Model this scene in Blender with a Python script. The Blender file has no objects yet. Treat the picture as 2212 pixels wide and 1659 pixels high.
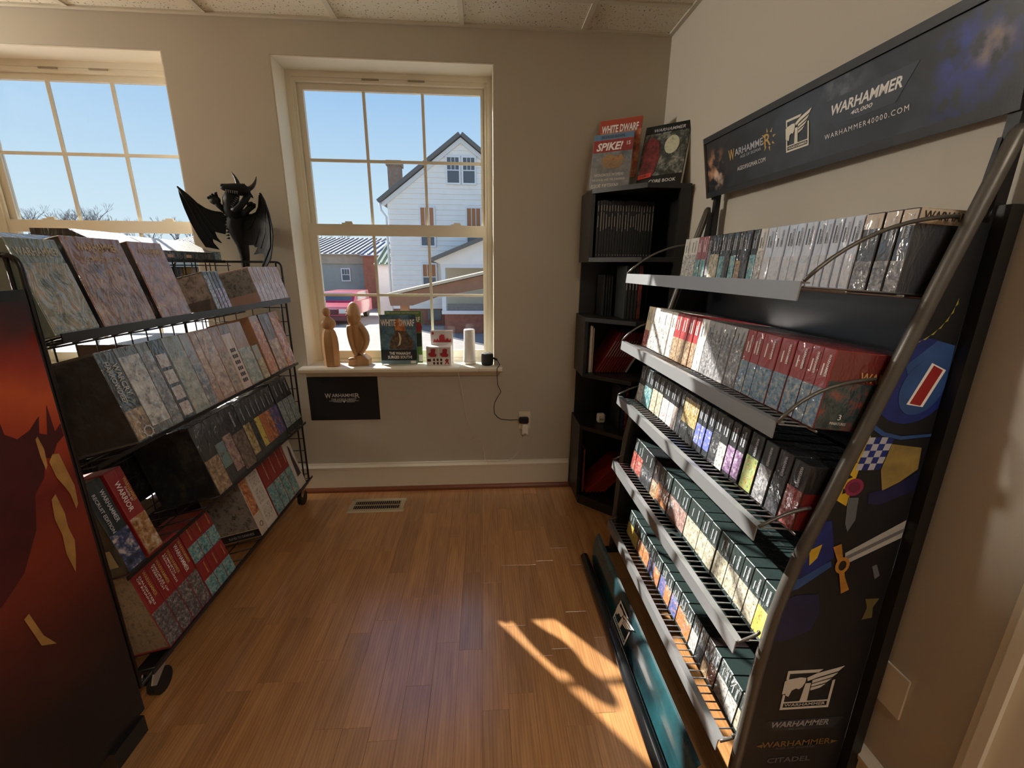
import bpy, bmesh, math, random
from mathutils import Vector, Matrix
random.seed(11)
S = bpy.context.scene
COL = S.collection

# ------------------------------------------------------------------ camera
CAM_H = 1.383
F_PX, PITCH, YAW, ROLL = 920.78, math.radians(15.261), math.radians(4.023), math.radians(0.468)
fwd = Vector((math.sin(YAW) * math.cos(PITCH), math.cos(YAW) * math.cos(PITCH), -math.sin(PITCH)))
rgt = Vector((math.cos(YAW), -math.sin(YAW), 0))
upv = rgt.cross(fwd)
r2 = rgt * math.cos(ROLL) + upv * math.sin(ROLL)
u2 = -rgt * math.sin(ROLL) + upv * math.cos(ROLL)
cd = bpy.data.cameras.new('camera')
cd.sensor_fit = 'HORIZONTAL'; cd.sensor_width = 36.0; cd.lens = F_PX / 2212 * 36.0
cd.clip_start = 0.02; cd.clip_end = 500
cam = bpy.data.objects.new('camera', cd); COL.objects.link(cam)
cam.matrix_world = Matrix(((r2.x, u2.x, -fwd.x, 0), (r2.y, u2.y, -fwd.y, 0), (r2.z, u2.z, -fwd.z, CAM_H), (0, 0, 0, 1)))
S.camera = cam


def lin(c):
    out = []
    for v in c:
        v = v / 255.0
        out.append(v / 12.92 if v <= 0.04045 else ((v + 0.055) / 1.055) ** 2.4)
    return (out[0], out[1], out[2], 1.0)


# ------------------------------------------------------------------ world, sun, exposure
SKY_STRENGTH, SUN_STRENGTH, GLOBE_STRENGTH, PANEL_STRENGTH = 1.05, 15.0, 215.0, 13.0
W = bpy.data.worlds.new('sky'); S.world = W; W.use_nodes = True
nt = W.node_tree; nt.nodes.clear()
o = nt.nodes.new('ShaderNodeOutputWorld'); b = nt.nodes.new('ShaderNodeBackground')
tc = nt.nodes.new('ShaderNodeTexCoord'); sp = nt.nodes.new('ShaderNodeSeparateXYZ')
rp = nt.nodes.new('ShaderNodeValToRGB')
nt.links.new(tc.outputs['Generated'], sp.inputs[0]); nt.links.new(sp.outputs['Z'], rp.inputs[0])
el = rp.color_ramp.elements
el[0].position = 0.0; el[0].color = lin((226, 240, 247))
el[1].position = 1.0; el[1].color = lin((70, 125, 210))
for p, c in ((0.06, (214, 235, 247)), (0.16, (196, 224, 245)), (0.33, (158, 199, 240)), (0.55, (118, 172, 230))):
    e = el.new(p); e.color = lin(c)
nt.links.new(rp.outputs[0], b.inputs[0]); b.inputs[1].default_value = SKY_STRENGTH
nt.links.new(b.outputs[0], o.inputs[0])
sl = bpy.data.lights.new('sun', 'SUN'); sl.energy = SUN_STRENGTH; sl.angle = math.radians(0.6); sl.color = (1.0, 0.95, 0.88)
sun = bpy.data.objects.new('sun', sl); COL.objects.link(sun)
sun.location = (-8, 12, 9)
sun.rotation_euler = Vector((0.775, -1.0, -0.78)).to_track_quat('-Z', 'Y').to_euler()
S.view_settings.view_transform = 'Standard'; S.view_settings.look = 'None'
S.view_settings.exposure = 0.0; S.view_settings.gamma = 1.0
S.view_settings.use_curve_mapping = False
S.cycles.use_denoising = True
S.cycles.sample_clamp_indirect = 6.0
S.cycles.max_bounces = 10; S.cycles.diffuse_bounces = 5; S.cycles.transparent_max_bounces = 16
S.cycles.caustics_reflective = False; S.cycles.caustics_refractive = False


# ------------------------------------------------------------------ materials
_M = {}


def nmat(name):
    m = bpy.data.materials.new(name); m.use_nodes = True
    return m, m.node_tree, m.node_tree.nodes['Principled BSDF']


def mat(name, c, rough=0.5, metal=0.0, coat=0.0, spec=0.5, bump=0.0, bscale=60.0, vary=0.0, emit=0.0, coat_rough=0.08, stretch=None):
    if name in _M: return _M[name]
    m, t, p = nmat(name)
    p.inputs['Base Color'].default_value = lin(c); p.inputs['Roughness'].default_value = rough
    p.inputs['Metallic'].default_value = metal; p.inputs['Specular IOR Level'].default_value = spec
    p.inputs['Coat Weight'].default_value = coat; p.inputs['Coat Roughness'].default_value = coat_rough
    if emit:
        p.inputs['Emission Color'].default_value = lin(c); p.inputs['Emission Strength'].default_value = emit
    if bump or vary:
        tcn = t.nodes.new('ShaderNodeTexCoord'); no = t.nodes.new('ShaderNodeTexNoise')
        no.inputs['Scale'].default_value = bscale; no.inputs['Detail'].default_value = 4
        if stretch:
            mp = t.nodes.new('ShaderNodeMapping'); mp.inputs['Scale'].default_value = stretch
            t.links.new(tcn.outputs['Object'], mp.inputs[0]); t.links.new(mp.outputs[0], no.inputs['Vector'])
        else:
            t.links.new(tcn.outputs['Object'], no.inputs['Vector'])
        if bump:
            bp = t.nodes.new('ShaderNodeBump'); bp.inputs['Strength'].default_value = bump; bp.inputs['Distance'].default_value = 0.004
            t.links.new(no.outputs['Fac'], bp.inputs['Height']); t.links.new(bp.outputs[0], p.inputs['Normal'])
        if vary:
            mr = t.nodes.new('ShaderNodeMapRange'); mr.inputs[1].default_value = 0.25; mr.inputs[2].default_value = 0.75
            mr.inputs[3].default_value = 1 - vary; mr.inputs[4].default_value = 1 + vary
            mx = t.nodes.new('ShaderNodeMix'); mx.data_type = 'RGBA'; mx.blend_type = 'MULTIPLY'; mx.inputs[0].default_value = 1
            mx.inputs[6].default_value = lin(c)
            t.links.new(no.outputs['Fac'], mr.inputs[0]); t.links.new(mr.outputs[0], mx.inputs[7])
            t.links.new(mx.outputs[2], p.inputs['Base Color'])
    _M[name] = m
    return m


def wrinkle(t, p, strength, scale):
    """creased clear film: a bump for the coat only"""
    tcn = t.nodes.new('ShaderNodeTexCoord'); oi = t.nodes.new('ShaderNodeObjectInfo')
    ad = t.nodes.new('ShaderNodeVectorMath'); ad.operation = 'ADD'
    sc = t.nodes.new('ShaderNodeMath'); sc.operation = 'MULTIPLY'; sc.inputs[1].default_value = 37.0
    t.links.new(oi.outputs['Random'], sc.inputs[0])
    t.links.new(tcn.outputs['Object'], ad.inputs[0]); t.links.new(sc.outputs[0], ad.inputs[1])
    mp = t.nodes.new('ShaderNodeMapping'); mp.inputs['Scale'].default_value = (1.0, 1.0, 0.45)
    t.links.new(ad.outputs[0], mp.inputs[0])
    no = t.nodes.new('ShaderNodeTexNoise'); no.inputs['Scale'].default_value = scale; no.inputs['Detail'].default_value = 3
    no.inputs['Distortion'].default_value = 1.2
    t.links.new(mp.outputs[0], no.inputs['Vector'])
    bp = t.nodes.new('ShaderNodeBump'); bp.inputs['Strength'].default_value = strength; bp.inputs['Distance'].default_value = 0.01
    t.links.new(no.outputs['Fac'], bp.inputs['Height']); t.links.new(bp.outputs[0], p.inputs['Coat Normal'])
    return ad


def film(c, s=0.5, coat=1.0):
    """printed card under shrink film"""
    k = 'card_%d_%d_%d_%.2f' % (c[0], c[1], c[2], coat)
    if k in _M: return _M[k]
    m, t, p = nmat(k)
    p.inputs['Base Color'].default_value = lin(c); p.inputs['Roughness'].default_value = 0.5
    p.inputs['Coat Weight'].default_value = coat; p.inputs['Coat Roughness'].default_value = 0.09
    p.inputs['Coat IOR'].default_value = 1.6
    wrinkle(t, p, s * 1.7, 30.0)
    _M[k] = m
    return m


def art(cols, scale=64.0, coat=1.0, s=0.5):
    """abstract printed picture: blotches of the given colours"""
    cols = [tuple(round(v * .78 + .22 * (c[0] * .3 + c[1] * .59 + c[2] * .11)) for v in c) for c in cols]
    k = 'print_' + '_'.join('%d.%d.%d' % tuple(c) for c in cols) + '_%g_%g' % (scale, coat)
    if k in _M: return _M[k]
    m, t, p = nmat(k[:60])
    ad = wrinkle(t, p, s * 1.7, 30.0)
    p.inputs['Coat Weight'].default_value = coat; p.inputs['Coat Roughness'].default_value = 0.09
    p.inputs['Coat IOR'].default_value = 1.6
    p.inputs['Roughness'].default_value = 0.5
    no = t.nodes.new('ShaderNodeTexNoise'); no.inputs['Scale'].default_value = scale * 1.5; no.inputs['Detail'].default_value = 7
    no.inputs['Distortion'].default_value = 0.25; no.inputs['Roughness'].default_value = 0.75
    t.links.new(ad.outputs[0], no.inputs['Vector'])
    r = t.nodes.new('ShaderNodeValToRGB'); e = r.color_ramp.elements
    n = len(cols)
    e[0].position = 0.34; e[0].color = lin(cols[0]); e[1].position = 0.66; e[1].color = lin(cols[-1])
    for i in range(1, n - 1):
        q = e.new(0.34 + 0.32 * i / (n - 1)); q.color = lin(cols[i])
    t.links.new(no.outputs['Fac'], r.inputs[0]); t.links.new(r.outputs[0], p.inputs['Base Color'])
    _M[k] = m
    return m


def wood_mat(name, c1, c2, scale, stretch, rough=0.35, coat=0.3, rnd=0.35, bump=0.05, spread=(0.3, 0.7)):
    m, t, p = nmat(name)
    tcn = t.nodes.new('ShaderNodeTexCoord'); oi = t.nodes.new('ShaderNodeObjectInfo')
    sc = t.nodes.new('ShaderNodeMath'); sc.operation = 'MULTIPLY'; sc.inputs[1].default_value = 53.0
    t.links.new(oi.outputs['Random'], sc.inputs[0])
    ad = t.nodes.new('ShaderNodeVectorMath'); ad.operation = 'ADD'
    t.links.new(tcn.outputs['Object'], ad.inputs[0]); t.links.new(sc.outputs[0], ad.inputs[1])
    mp = t.nodes.new('ShaderNodeMapping'); mp.inputs['Scale'].default_value = stretch
    t.links.new(ad.outputs[0], mp.inputs[0])
    n1 = t.nodes.new('ShaderNodeTexNoise'); n1.inputs['Scale'].default_value = scale; n1.inputs['Detail'].default_value = 6
    n1.inputs['Distortion'].default_value = 0.6
    t.links.new(mp.outputs[0], n1.inputs['Vector'])
    wv = t.nodes.new('ShaderNodeTexWave'); wv.wave_type = 'BANDS'; wv.bands_direction = 'X'
    wv.inputs['Scale'].default_value = scale * 0.55; wv.inputs['Distortion'].default_value = 9; wv.inputs['Detail'].default_value = 3
    wv.inputs['Detail Scale'].default_value = 0.6
    t.links.new(mp.outputs[0], wv.inputs['Vector'])
    mxf = t.nodes.new('ShaderNodeMix'); mxf.inputs[0].default_value = 0.16
    t.links.new(n1.outputs['Fac'], mxf.inputs[2]); t.links.new(wv.outputs['Fac'], mxf.inputs[3])
    r = t.nodes.new('ShaderNodeValToRGB'); e = r.color_ramp.elements
    e[0].position = spread[0]; e[0].color = lin(c1); e[1].position = spread[1]; e[1].color = lin(c2)
    t.links.new(mxf.outputs[0], r.inputs[0])
    hs = t.nodes.new('ShaderNodeHueSaturation')
    mr = t.nodes.new('ShaderNodeMapRange'); mr.inputs[3].default_value = 1 - rnd; mr.inputs[4].default_value = 1 + rnd
    t.links.new(oi.outputs['Random'], mr.inputs[0]); t.links.new(mr.outputs[0], hs.inputs['Value'])
    t.links.new(r.outputs[0], hs.inputs['Color']); t.links.new(hs.outputs[0], p.inputs['Base Color'])
    p.inputs['Roughness'].default_value = rough; p.inputs['Coat Weight'].default_value = coat; p.inputs['Coat Roughness'].default_value = 0.22; p.inputs['Coat IOR'].default_value = 1.95
    bp = t.nodes.new('ShaderNodeBump'); bp.inputs['Strength'].default_value = bump; bp.inputs['Distance'].default_value = 0.002
    t.links.new(n1.outputs['Fac'], bp.inputs['Height']); t.links.new(bp.outputs[0], p.inputs['Normal'])
    _M[name] = m
    return m


def tile_mat():
    m, t, p = nmat('acoustic_tile')
    tcn = t.nodes.new('ShaderNodeTexCoord'); mp = t.nodes.new('ShaderNodeMapping')
    mp.inputs['Scale'].default_value = (1, 1, 1)
    oi = t.nodes.new('ShaderNodeObjectInfo'); ad = t.nodes.new('ShaderNodeVectorMath'); ad.operation = 'ADD'
    t.links.new(tcn.outputs['Object'], ad.inputs[0]); t.links.new(oi.outputs['Random'], ad.inputs[1])
    wn = t.nodes.new('ShaderNodeTexNoise'); wn.inputs['Scale'].default_value = 55; t.links.new(ad.outputs[0], wn.inputs['Vector'])
    a2 = t.nodes.new('ShaderNodeVectorMath'); a2.operation = 'MULTIPLY_ADD'; a2.inputs[1].default_value = (0.03, 0.03, 0.03)
    t.links.new(wn.outputs['Color'], a2.inputs[0]); t.links.new(ad.outputs[0], a2.inputs[2])
    vo = t.nodes.new('ShaderNodeTexVoronoi'); vo.inputs['Scale'].default_value = 70; t.links.new(a2.outputs[0], vo.inputs['Vector'])
    r = t.nodes.new('ShaderNodeValToRGB'); e = r.color_ramp.elements
    e[0].position = 0.14; e[0].color = lin((96, 90, 78)); e[1].position = 0.24; e[1].color = lin((216, 210, 192))
    t.links.new(vo.outputs['Distance'], r.inputs[0]); t.links.new(r.outputs[0], p.inputs['Base Color'])
    p.inputs['Roughness'].default_value = 0.95; p.inputs['Specular IOR Level'].default_value = 0.1
    bp = t.nodes.new('ShaderNodeBump'); bp.inputs['Strength'].default_value = 0.5; bp.inputs['Distance'].default_value = 0.003
    t.links.new(r.outputs[0], bp.inputs['Height']); t.links.new(bp.outputs[0], p.inputs['Normal'])
    return m


def glass_mat():
    m = bpy.data.materials.new('window_glass'); m.use_nodes = True; t = m.node_tree; t.nodes.clear()
    o = t.nodes.new('ShaderNodeOutputMaterial'); mx = t.nodes.new('ShaderNodeMixShader')
    tr = t.nodes.new('ShaderNodeBsdfTransparent'); gl = t.nodes.new('ShaderNodeBsdfGlossy'); gl.inputs['Roughness'].default_value = 0.02
    tr.inputs[0].default_value = (0.97, 0.98, 0.98, 1)
    lw = t.nodes.new('ShaderNodeLayerWeight'); lw.inputs['Blend'].default_value = 0.5
    pw = t.nodes.new('ShaderNodeMath'); pw.operation = 'POWER'; pw.inputs[1].default_value = 5.0
    fr = t.nodes.new('ShaderNodeMath'); fr.operation = 'MULTIPLY_ADD'; fr.inputs[1].default_value = 0.9; fr.inputs[2].default_value = 0.012
    t.links.new(lw.outputs['Facing'], pw.inputs[0]); t.links.new(pw.outputs[0], fr.inputs[0])
    t.links.new(fr.outputs[0], mx.inputs[0]); t.links.new(tr.outputs[0], mx.inputs[1]); t.links.new(gl.outputs[0], mx.inputs[2])
    t.links.new(mx.outputs[0], o.inputs[0])
    return m


WALL = mat('wall_paint', (192, 185, 170), 0.85, bump=0.06, bscale=220, spec=0.2)
CREAM = mat('cream_trim', (226, 219, 200), 0.45)
REVEAL = mat('reveal_paint', (222, 214, 196), 0.7)
GLASS = glass_mat()
TILE = tile_mat()
TBAR = mat('ceiling_grid', (200, 194, 176), 0.6)
BLACK = mat('black_paint', (22, 21, 22), 0.45, bump=0.05, bscale=300)
BLACKWIRE = mat('black_wire', (20, 20, 22), 0.35)
GREYLIP = mat('grey_lip_paint', (146, 147, 148), 0.42, metal=0.55, bump=0.08, bscale=500)
GREYTUBE = mat('grey_tube_paint', (92, 88, 82), 0.38, metal=0.45, bump=0.05, bscale=300)
WIREGREY = mat('shelf_wire', (150, 150, 152), 0.3, metal=0.85)
WHITE = mat('white_print', (235, 232, 224), 0.5)
GOLD = mat('gold_print', (196, 160, 90), 0.5)
SILVER = mat('silver_print', (190, 192, 198), 0.5)
DIMGOLD = mat('dim_gold_print', (120, 92, 48), 0.5)
DIMGREY = mat('dim_grey_print', (92, 94, 98), 0.5)
SHELFBLACK = mat('bookcase_black', (20, 18, 17), 0.4, bump=0.03, bscale=80)
OAK = wood_mat('oak_laminate', (160, 106, 60), (208, 154, 98), 17.0, (3.2, 0.26, 1.0), rough=0.34, coat=1.0, rnd=0.14, spread=(0.22, 0.78))
CARVED = wood_mat('carved_wood', (166, 122, 78), (196, 152, 104), 10.0, (1.6, 1.6, 0.4), rough=0.5, coat=0.1, rnd=0.05, spread=(0.2, 0.8))
SHOE = mat('shoe_moulding_brown', (120, 66, 36), 0.4)
STEEL = mat('chrome_steel', (190, 190, 188), 0.25, metal=1.0)
RUBBER = mat('black_rubber', (18, 18, 18), 0.6)


# ------------------------------------------------------------------ mesh helpers
ORG = {}


class MB:
    def __init__(s):
        s.v = []; s.f = []

    def add(s, vs, fs):
        n = len(s.v); s.v += [tuple(p) for p in vs]; s.f += [tuple(i + n for i in q) for q in fs]
        return s

    def box(s, x0, x1, y0, y1, z0, z1):
        return s.add([(x0, y0, z0), (x1, y0, z0), (x1, y1, z0), (x0, y1, z0), (x0, y0, z1), (x1, y0, z1), (x1, y1, z1), (x0, y1, z1)],
                     [(0, 3, 2, 1), (4, 5, 6, 7), (0, 1, 5, 4), (1, 2, 6, 5), (2, 3, 7, 6), (3, 0, 4, 7)])

    def hexa(s, p):
        return s.add(p, [(0, 3, 2, 1), (4, 5, 6, 7), (0, 1, 5, 4), (1, 2, 6, 5), (2, 3, 7, 6), (3, 0, 4, 7)])

    def prism(s, poly, axis, a0, a1):
        def P(u, w, a):
            return {'y': (u, a, w), 'x': (a, u, w), 'z': (u, w, a)}[axis]
        n = len(poly)
        vs = [P(u, w, a0) for u, w in poly] + [P(u, w, a1) for u, w in poly]
        fs = [tuple(range(n)), tuple(range(2 * n - 1, n - 1, -1))] + [(i, i + n, (i + 1) % n + n, (i + 1) % n) for i in range(n)]
        return s.add(vs, fs)

    def tube(s, pts, r, n=8, caps=True):
        pts = [Vector(p) for p in pts]
        rs = r if isinstance(r, (list, tuple)) else [r] * len(pts)
        ref = None; vs = []; fs = []
        for i, p in enumerate(pts):
            d = (pts[min(i + 1, len(pts) - 1)] - pts[max(i - 1, 0)])
            if d.length < 1e-9: d = Vector((0, 0, 1))
            d.normalize()
            if ref is None:
                ref = d.orthogonal().normalized()
            else:
                ref = (ref - d * ref.dot(d))
                ref = ref.normalized() if ref.length > 1e-6 else d.orthogonal().normalized()
            q = d.cross(ref)
            for k in range(n):
                a = 2 * math.pi * k / n
                vs.append(p + (ref * math.cos(a) + q * math.sin(a)) * rs[i])
        for i in range(len(pts) - 1):
            for k in range(n):
                fs.append((i * n + k, i * n + (k + 1) % n, (i + 1) * n + (k + 1) % n, (i + 1) * n + k))
        if caps:
            fs.append(tuple(range(n - 1, -1, -1))); fs.append(tuple((len(pts) - 1) * n + k for k in range(n)))
        return s.add(vs, fs)

    def lathe(s, prof, c, n=24, sx=1, sy=1):
        vs = []; fs = []
        for r, z in prof:
            for k in range(n):
                a = 2 * math.pi * k / n
                vs.append((c[0] + r * sx * math.cos(a), c[1] + r * sy * math.sin(a), c[2] + z))
        m = len(prof)
        for i in range(m - 1):
            for k in range(n):
                fs.append((i * n + k, i * n + (k + 1) % n, (i + 1) * n + (k + 1) % n, (i + 1) * n + k))
        fs.append(tuple(range(n - 1, -1, -1))); fs.append(tuple((m - 1) * n + k for k in range(n)))
        return s.add(vs, fs)

    def ball(s, c, rx, ry, rz, nu=12, nv=8):
        prof = []
        vs = []; fs = []
        for j in range(1, nv):
            t = math.pi * j / nv
            for k in range(nu):
                a = 2 * math.pi * k / nu
                vs.append((c[0] + rx * math.sin(t) * math.cos(a), c[1] + ry * math.sin(t) * math.sin(a), c[2] - rz * math.cos(t)))
        b0 = len(vs); vs.append((c[0], c[1], c[2] - rz)); vs.append((c[0], c[1], c[2] + rz))
        for j in range(nv - 2):
            for k in range(nu):
                fs.append((j * nu + k, j * nu + (k + 1) % nu, (j + 1) * nu + (k + 1) % nu, (j + 1) * nu + k))
        for k in range(nu):
            fs.append((b0, (k + 1) % nu, k)); fs.append((b0 + 1, (nv - 2) * nu + k, (nv - 2) * nu + (k + 1) % nu))
        return s.add(vs, fs)

    def build(s, name, m, parent=None, local=False, smooth=False, loc=None):
        me = bpy.data.meshes.new(name)
        off = Vector((0, 0, 0))
        if parent is not None and not local: off = ORG.get(parent.name, Vector((0, 0, 0)))
        if loc is not None and not local: off = Vector(loc)
        me.from_pydata([tuple(Vector(p) - off) for p in s.v], [], s.f)
        bm = bmesh.new(); bm.from_mesh(me); bmesh.ops.recalc_face_normals(bm, faces=bm.faces); bm.to_mesh(me); bm.free()
        me.materials.append(m)
        if smooth:
            for q in me.polygons: q.use_smooth = True
        ob = bpy.data.objects.new(name, me); COL.objects.link(ob)
        if parent is not None: ob.parent = parent; ORG[ob.name] = off
        if loc is not None: ob.location = loc; ORG[ob.name] = Vector(loc)
        elif parent is None: ORG[ob.name] = Vector((0, 0, 0))
        return ob


def tag(ob, label=None, cat=None, group=None, kind=None):
    if label: ob['label'] = label
    if cat: ob['category'] = cat
    if group: ob['group'] = group
    if kind: ob['kind'] = kind
    return ob


def empty(name, loc, label=None, cat=None, group=None, kind=None, parent=None):
    e = bpy.data.objects.new(name, None); COL.objects.link(e); e.empty_display_size = 0.05
    if parent is not None:
        e.parent = parent; e.location = Vector(loc) - ORG.get(parent.name, Vector((0, 0, 0)))
    else:
        e.location = loc
    ORG[e.name] = Vector(loc)
    return tag(e, label, cat, group, kind)


def struct(mb, name, m, parent=None):
    ob = mb.build(name, m, parent)
    if parent is None: ob['kind'] = 'structure'
    return ob


def pbox(name, m, parent, *a):
    return MB().box(*a).build(name, m, parent)


def ptube(name, m, parent, pts, r, n=8, smooth=True):
    return MB().tube(pts, r, n).build(name, m, parent, smooth=smooth)


def arc(p0, p1, p2, n=8):
    p0, p1, p2 = Vector(p0), Vector(p1), Vector(p2)
    return [p0 * (1 - t) ** 2 + p1 * 2 * t * (1 - t) + p2 * t * t for t in [i / n for i in range(n + 1)]]


_CH = {}


def chamfer_box(name, x0, x1, y0, y1, z0, z1, c=0.0015):
    bm = bmesh.new(); bmesh.ops.create_cube(bm, size=1)
    for v in bm.verts:
        v.co = Vector((x0 + (v.co.x + .5) * (x1 - x0), y0 + (v.co.y + .5) * (y1 - y0), z0 + (v.co.z + .5) * (z1 - z0)))
    bmesh.ops.bevel(bm, geom=bm.edges[:], offset=c, segments=1, affect='EDGES', profile=0.5)
    me = bpy.data.meshes.new(name); bm.to_mesh(me); bm.free()
    return me


# ------------------------------------------------------------------ lettering
_T = {}


def text_mesh(s, bold=0.0, shear=0.0, spacing=1.0):
    k = (s, bold, shear, spacing)
    if k in _T: return _T[k]
    cu = bpy.data.curves.new('lettering', 'FONT'); cu.body = s; cu.size = 1.0
    cu.offset = bold; cu.shear = shear; cu.space_character = spacing; cu.resolution_u = 2
    ob = bpy.data.objects.new('lettering', cu); COL.objects.link(ob)
    me = bpy.data.meshes.new_from_object(ob.evaluated_get(bpy.context.evaluated_depsgraph_get()))
    COL.objects.unlink(ob); bpy.data.objects.remove(ob); bpy.data.curves.remove(cu)
    xs = [v.co.x for v in me.vertices]; ys = [v.co.y for v in me.vertices]
    x0, x1, y0, y1 = min(xs), max(xs), min(ys), max(ys)
    for v in me.vertices:
        v.co = Vector(((v.co.x - (x0 + x1) / 2) / (x1 - x0), (v.co.y - (y0 + y1) / 2) / (y1 - y0), 0))
    _T[k] = me
    return me


_TM = {}


def put_text(parent, s, o, right, up, length, height, m, bold=0.0, shear=0.0, spacing=1.0, name='lettering', lift=0.0012, world=True):
    base = text_mesh(s, bold, shear, spacing)
    k = (base.name, m.name)
    if k not in _TM:
        me = base.copy(); me.materials.clear(); me.materials.append(m); _TM[k] = me
    ob = bpy.data.objects.new(name, _TM[k]); COL.objects.link(ob); ob.parent = parent
    r = Vector(right).normalized(); u = Vector(up).normalized(); n = r.cross(u)
    o = Vector(o) + n * lift
    if world: o = o - ORG.get(parent.name, Vector((0, 0, 0)))
    ob.matrix_local = Matrix(((r.x * length, u.x * height, n.x, o.x), (r.y * length, u.y * height, n.y, o.y), (r.z * length, u.z * height, n.z, o.z), (0, 0, 0, 1)))
    return ob


def flat_poly(parent, name, poly, o, right, up, m, lift=0.001, thick=0.0008, world=True):
    """a printed shape: thin solid polygon on a surface; poly in metres (right, up)"""
    r = Vector(right).normalized(); u = Vector(up).normalized(); n = r.cross(u)
    o = Vector(o)
    pts = [o + r * a + u * b_ for a, b_ in poly]
    k = len(pts)
    mb = MB().add([p + n * (lift + thick) for p in pts] + [p + n * lift for p in pts],
                  [tuple(range(k)), tuple(range(2 * k - 1, k - 1, -1))] + [(i, i + k, (i + 1) % k + k, (i + 1) % k) for i in range(k)])
    return mb.build(name, m, parent, local=not world)


def ellipse(cx, cy, rx, ry, n=28, a0=0, a1=2 * math.pi, rot=0):
    out = []
    for i in range(n):
        a = a0 + (a1 - a0) * i / (n if abs(a1 - a0 - 2 * math.pi) < 1e-6 else n - 1)
        x, y = rx * math.cos(a), ry * math.sin(a)
        out.append((cx + x * math.cos(rot) - y * math.sin(rot), cy + x * math.sin(rot) + y * math.cos(rot)))
    return out


LOGO = [[(0, 0), (0.05, 0), (0.05, 0.42), (0, 0.42)], [(0, 0.93), (0.62, 0.93), (0.70, 1.0), (0, 1.0)], [(0, .78), (.05, .78), (.05, .93), (0, .93)],
        [(0.95, 0.0), (1, 0), (1, 0.72), (0.95, 0.70)], [(0.05, 0), (0.95, 0), (0.95, 0.05), (0.05, 0.05)], [(0.05, 0.17), (0.95, 0.17), (0.95, 0.2), (0.05, 0.2)],
        [(-0.02, 0.42), (0.12, 0.34), (0.16, 0.5), (0.24, 0.55), (0.3, 0.52), (0.36, 0.58), (0.40, 0.70), (0.40, 0.80), (0.28, 0.82), (0.05, 0.78), (-0.02, 0.74)],
        [(0.37, 0.2), (0.52, 0.2), (0.52, 0.66), (0.41, 0.66)],
        [(0.42, 0.80), (0.60, 0.90), (1.12, 1.05), (1.02, 0.93), (0.62, 0.80), (0.44, 0.72)], [(0.54, 0.73), (1.02, 0.89), (0.93, 0.79), (0.54, 0.66)],
        [(0.54, 0.63), (0.92, 0.75), (0.83, 0.66), (0.54, 0.57)], [(0.54, 0.54), (0.82, 0.62), (0.72, 0.53), (0.54, 0.47)]]


def put_logo(parent, o, right, up, w, h, m, name='emblem'):
    g = empty(name, o, parent=parent)
    g['label'] = 'winged hammer emblem in a square frame'
    for poly in LOGO:
        flat_poly(g, 'emblem_shape', [(a * w, c * h) for a, c in poly], o, right, up, m)
    r = Vector(right).normalized(); u = Vector(up).normalized()
    put_text(g, 'WARHAMMER', Vector(o) + r * w * .5 + u * h * .11, right, up, w * .84, h * .075, m, bold=.01)
    return g


ORD = ['first', 'second', 'third', 'fourth', 'fifth', 'sixth', 'seventh', 'eighth', 'ninth', 'tenth', 'eleventh', 'twelfth', 'thirteenth', 'fourteenth',
       'fifteenth', 'sixteenth', 'seventeenth', 'eighteenth', 'nineteenth', 'twentieth', 'twenty-first', 'twenty-second', 'twenty-third', 'twenty-fourth',
       'twenty-fifth', 'twenty-sixth', 'twenty-seventh', 'twenty-eighth', 'twenty-ninth', 'thirtieth']

# ================================================================== THE ROOM
D, WT = 2.524, 0.27                 # back wall inner face, its thickness
XR, XL, YB, CEIL = 0.988, -3.9, -3.2, 2.537
OPEN = [(-1.033, 0.072), (-2.643, -1.538)]     # window openings
Z0, Z1 = 0.785, 2.387

# floor: single boards where they can be told apart, the rest of the room joined
floor = struct(MB().box(XL - .2, XR + .2, YB - .2, D + WT, -0.12, -0.008), 'floor', mat('subfloor', (70, 52, 34), 0.9))
PW = 0.0865
rows_x = [-0.013 + PW * k for k in range(-13, 12)]
_pl = {}
rf = random.Random(5)
for x in rows_x:
    y = 0.45 - rf.random() * 0.4
    x1 = min(x + PW, XR)
    while y < D - 0.01:
        L = rf.choice((0.28, 0.36, 0.42, 0.5, 0.58, 0.66))
        if y + L > D - 0.03: L = D - y
        k = (round(L, 3), round(x1 - x, 4))
        if k not in _pl:
            me = chamfer_box('floor_board', 0, x1 - x - 0.0004, 0, L - 0.0004, -0.008, 0, 0.0005); me.materials.append(OAK); _pl[k] = me
        ob = bpy.data.objects.new('floor_board', _pl[k]); COL.objects.link(ob); ob.parent = floor; ob.location = (x, y, 0)
        y += L
mb = MB()
for i in range(60):
    x = rows_x[0] - PW * (i + 1)
    if x < XL: break
    for j in range(7): mb.box(x, x + PW - .0004, YB + j * .82, YB + (j + 1) * .82 - .0004 if j < 6 else D, -0.008, 0)
for x in rows_x:
    for j in range(5): mb.box(x, min(x + PW, XR) - .0004, YB + j * .65, YB + (j + 1) * .65 - .0004, -0.008, -0.0002)
ob = mb.build('floor_boards_beyond', OAK, floor); ob['kind'] = 'stuff'

# back wall with two openings
mb = MB()
xs = [XL - .15, OPEN[1][0], OPEN[1][1], OPEN[0][0], OPEN[0][1], XR + .15]
for i in range(0, 6, 2): mb.box(xs[i], xs[i + 1], D, D + WT, -0.1, CEIL + .1)
for a, c in OPEN: mb.box(a, c, D, D + WT, Z1, CEIL + .1).box(a, c, D, D + WT, -0.1, Z0)
struct(mb, 'wall_back', WALL)
struct(MB().box(XR, XR + .15, YB - .15, D, -.1, CEIL + .1), 'wall_right', WALL)
struct(MB().box(XL - .15, XL, YB - .15, D, -.1, CEIL + .1), 'wall_left', WALL)
struct(MB().box(XL, XR, YB - .15, YB, -.1, CEIL + .1), 'wall_front', WALL)

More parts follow.
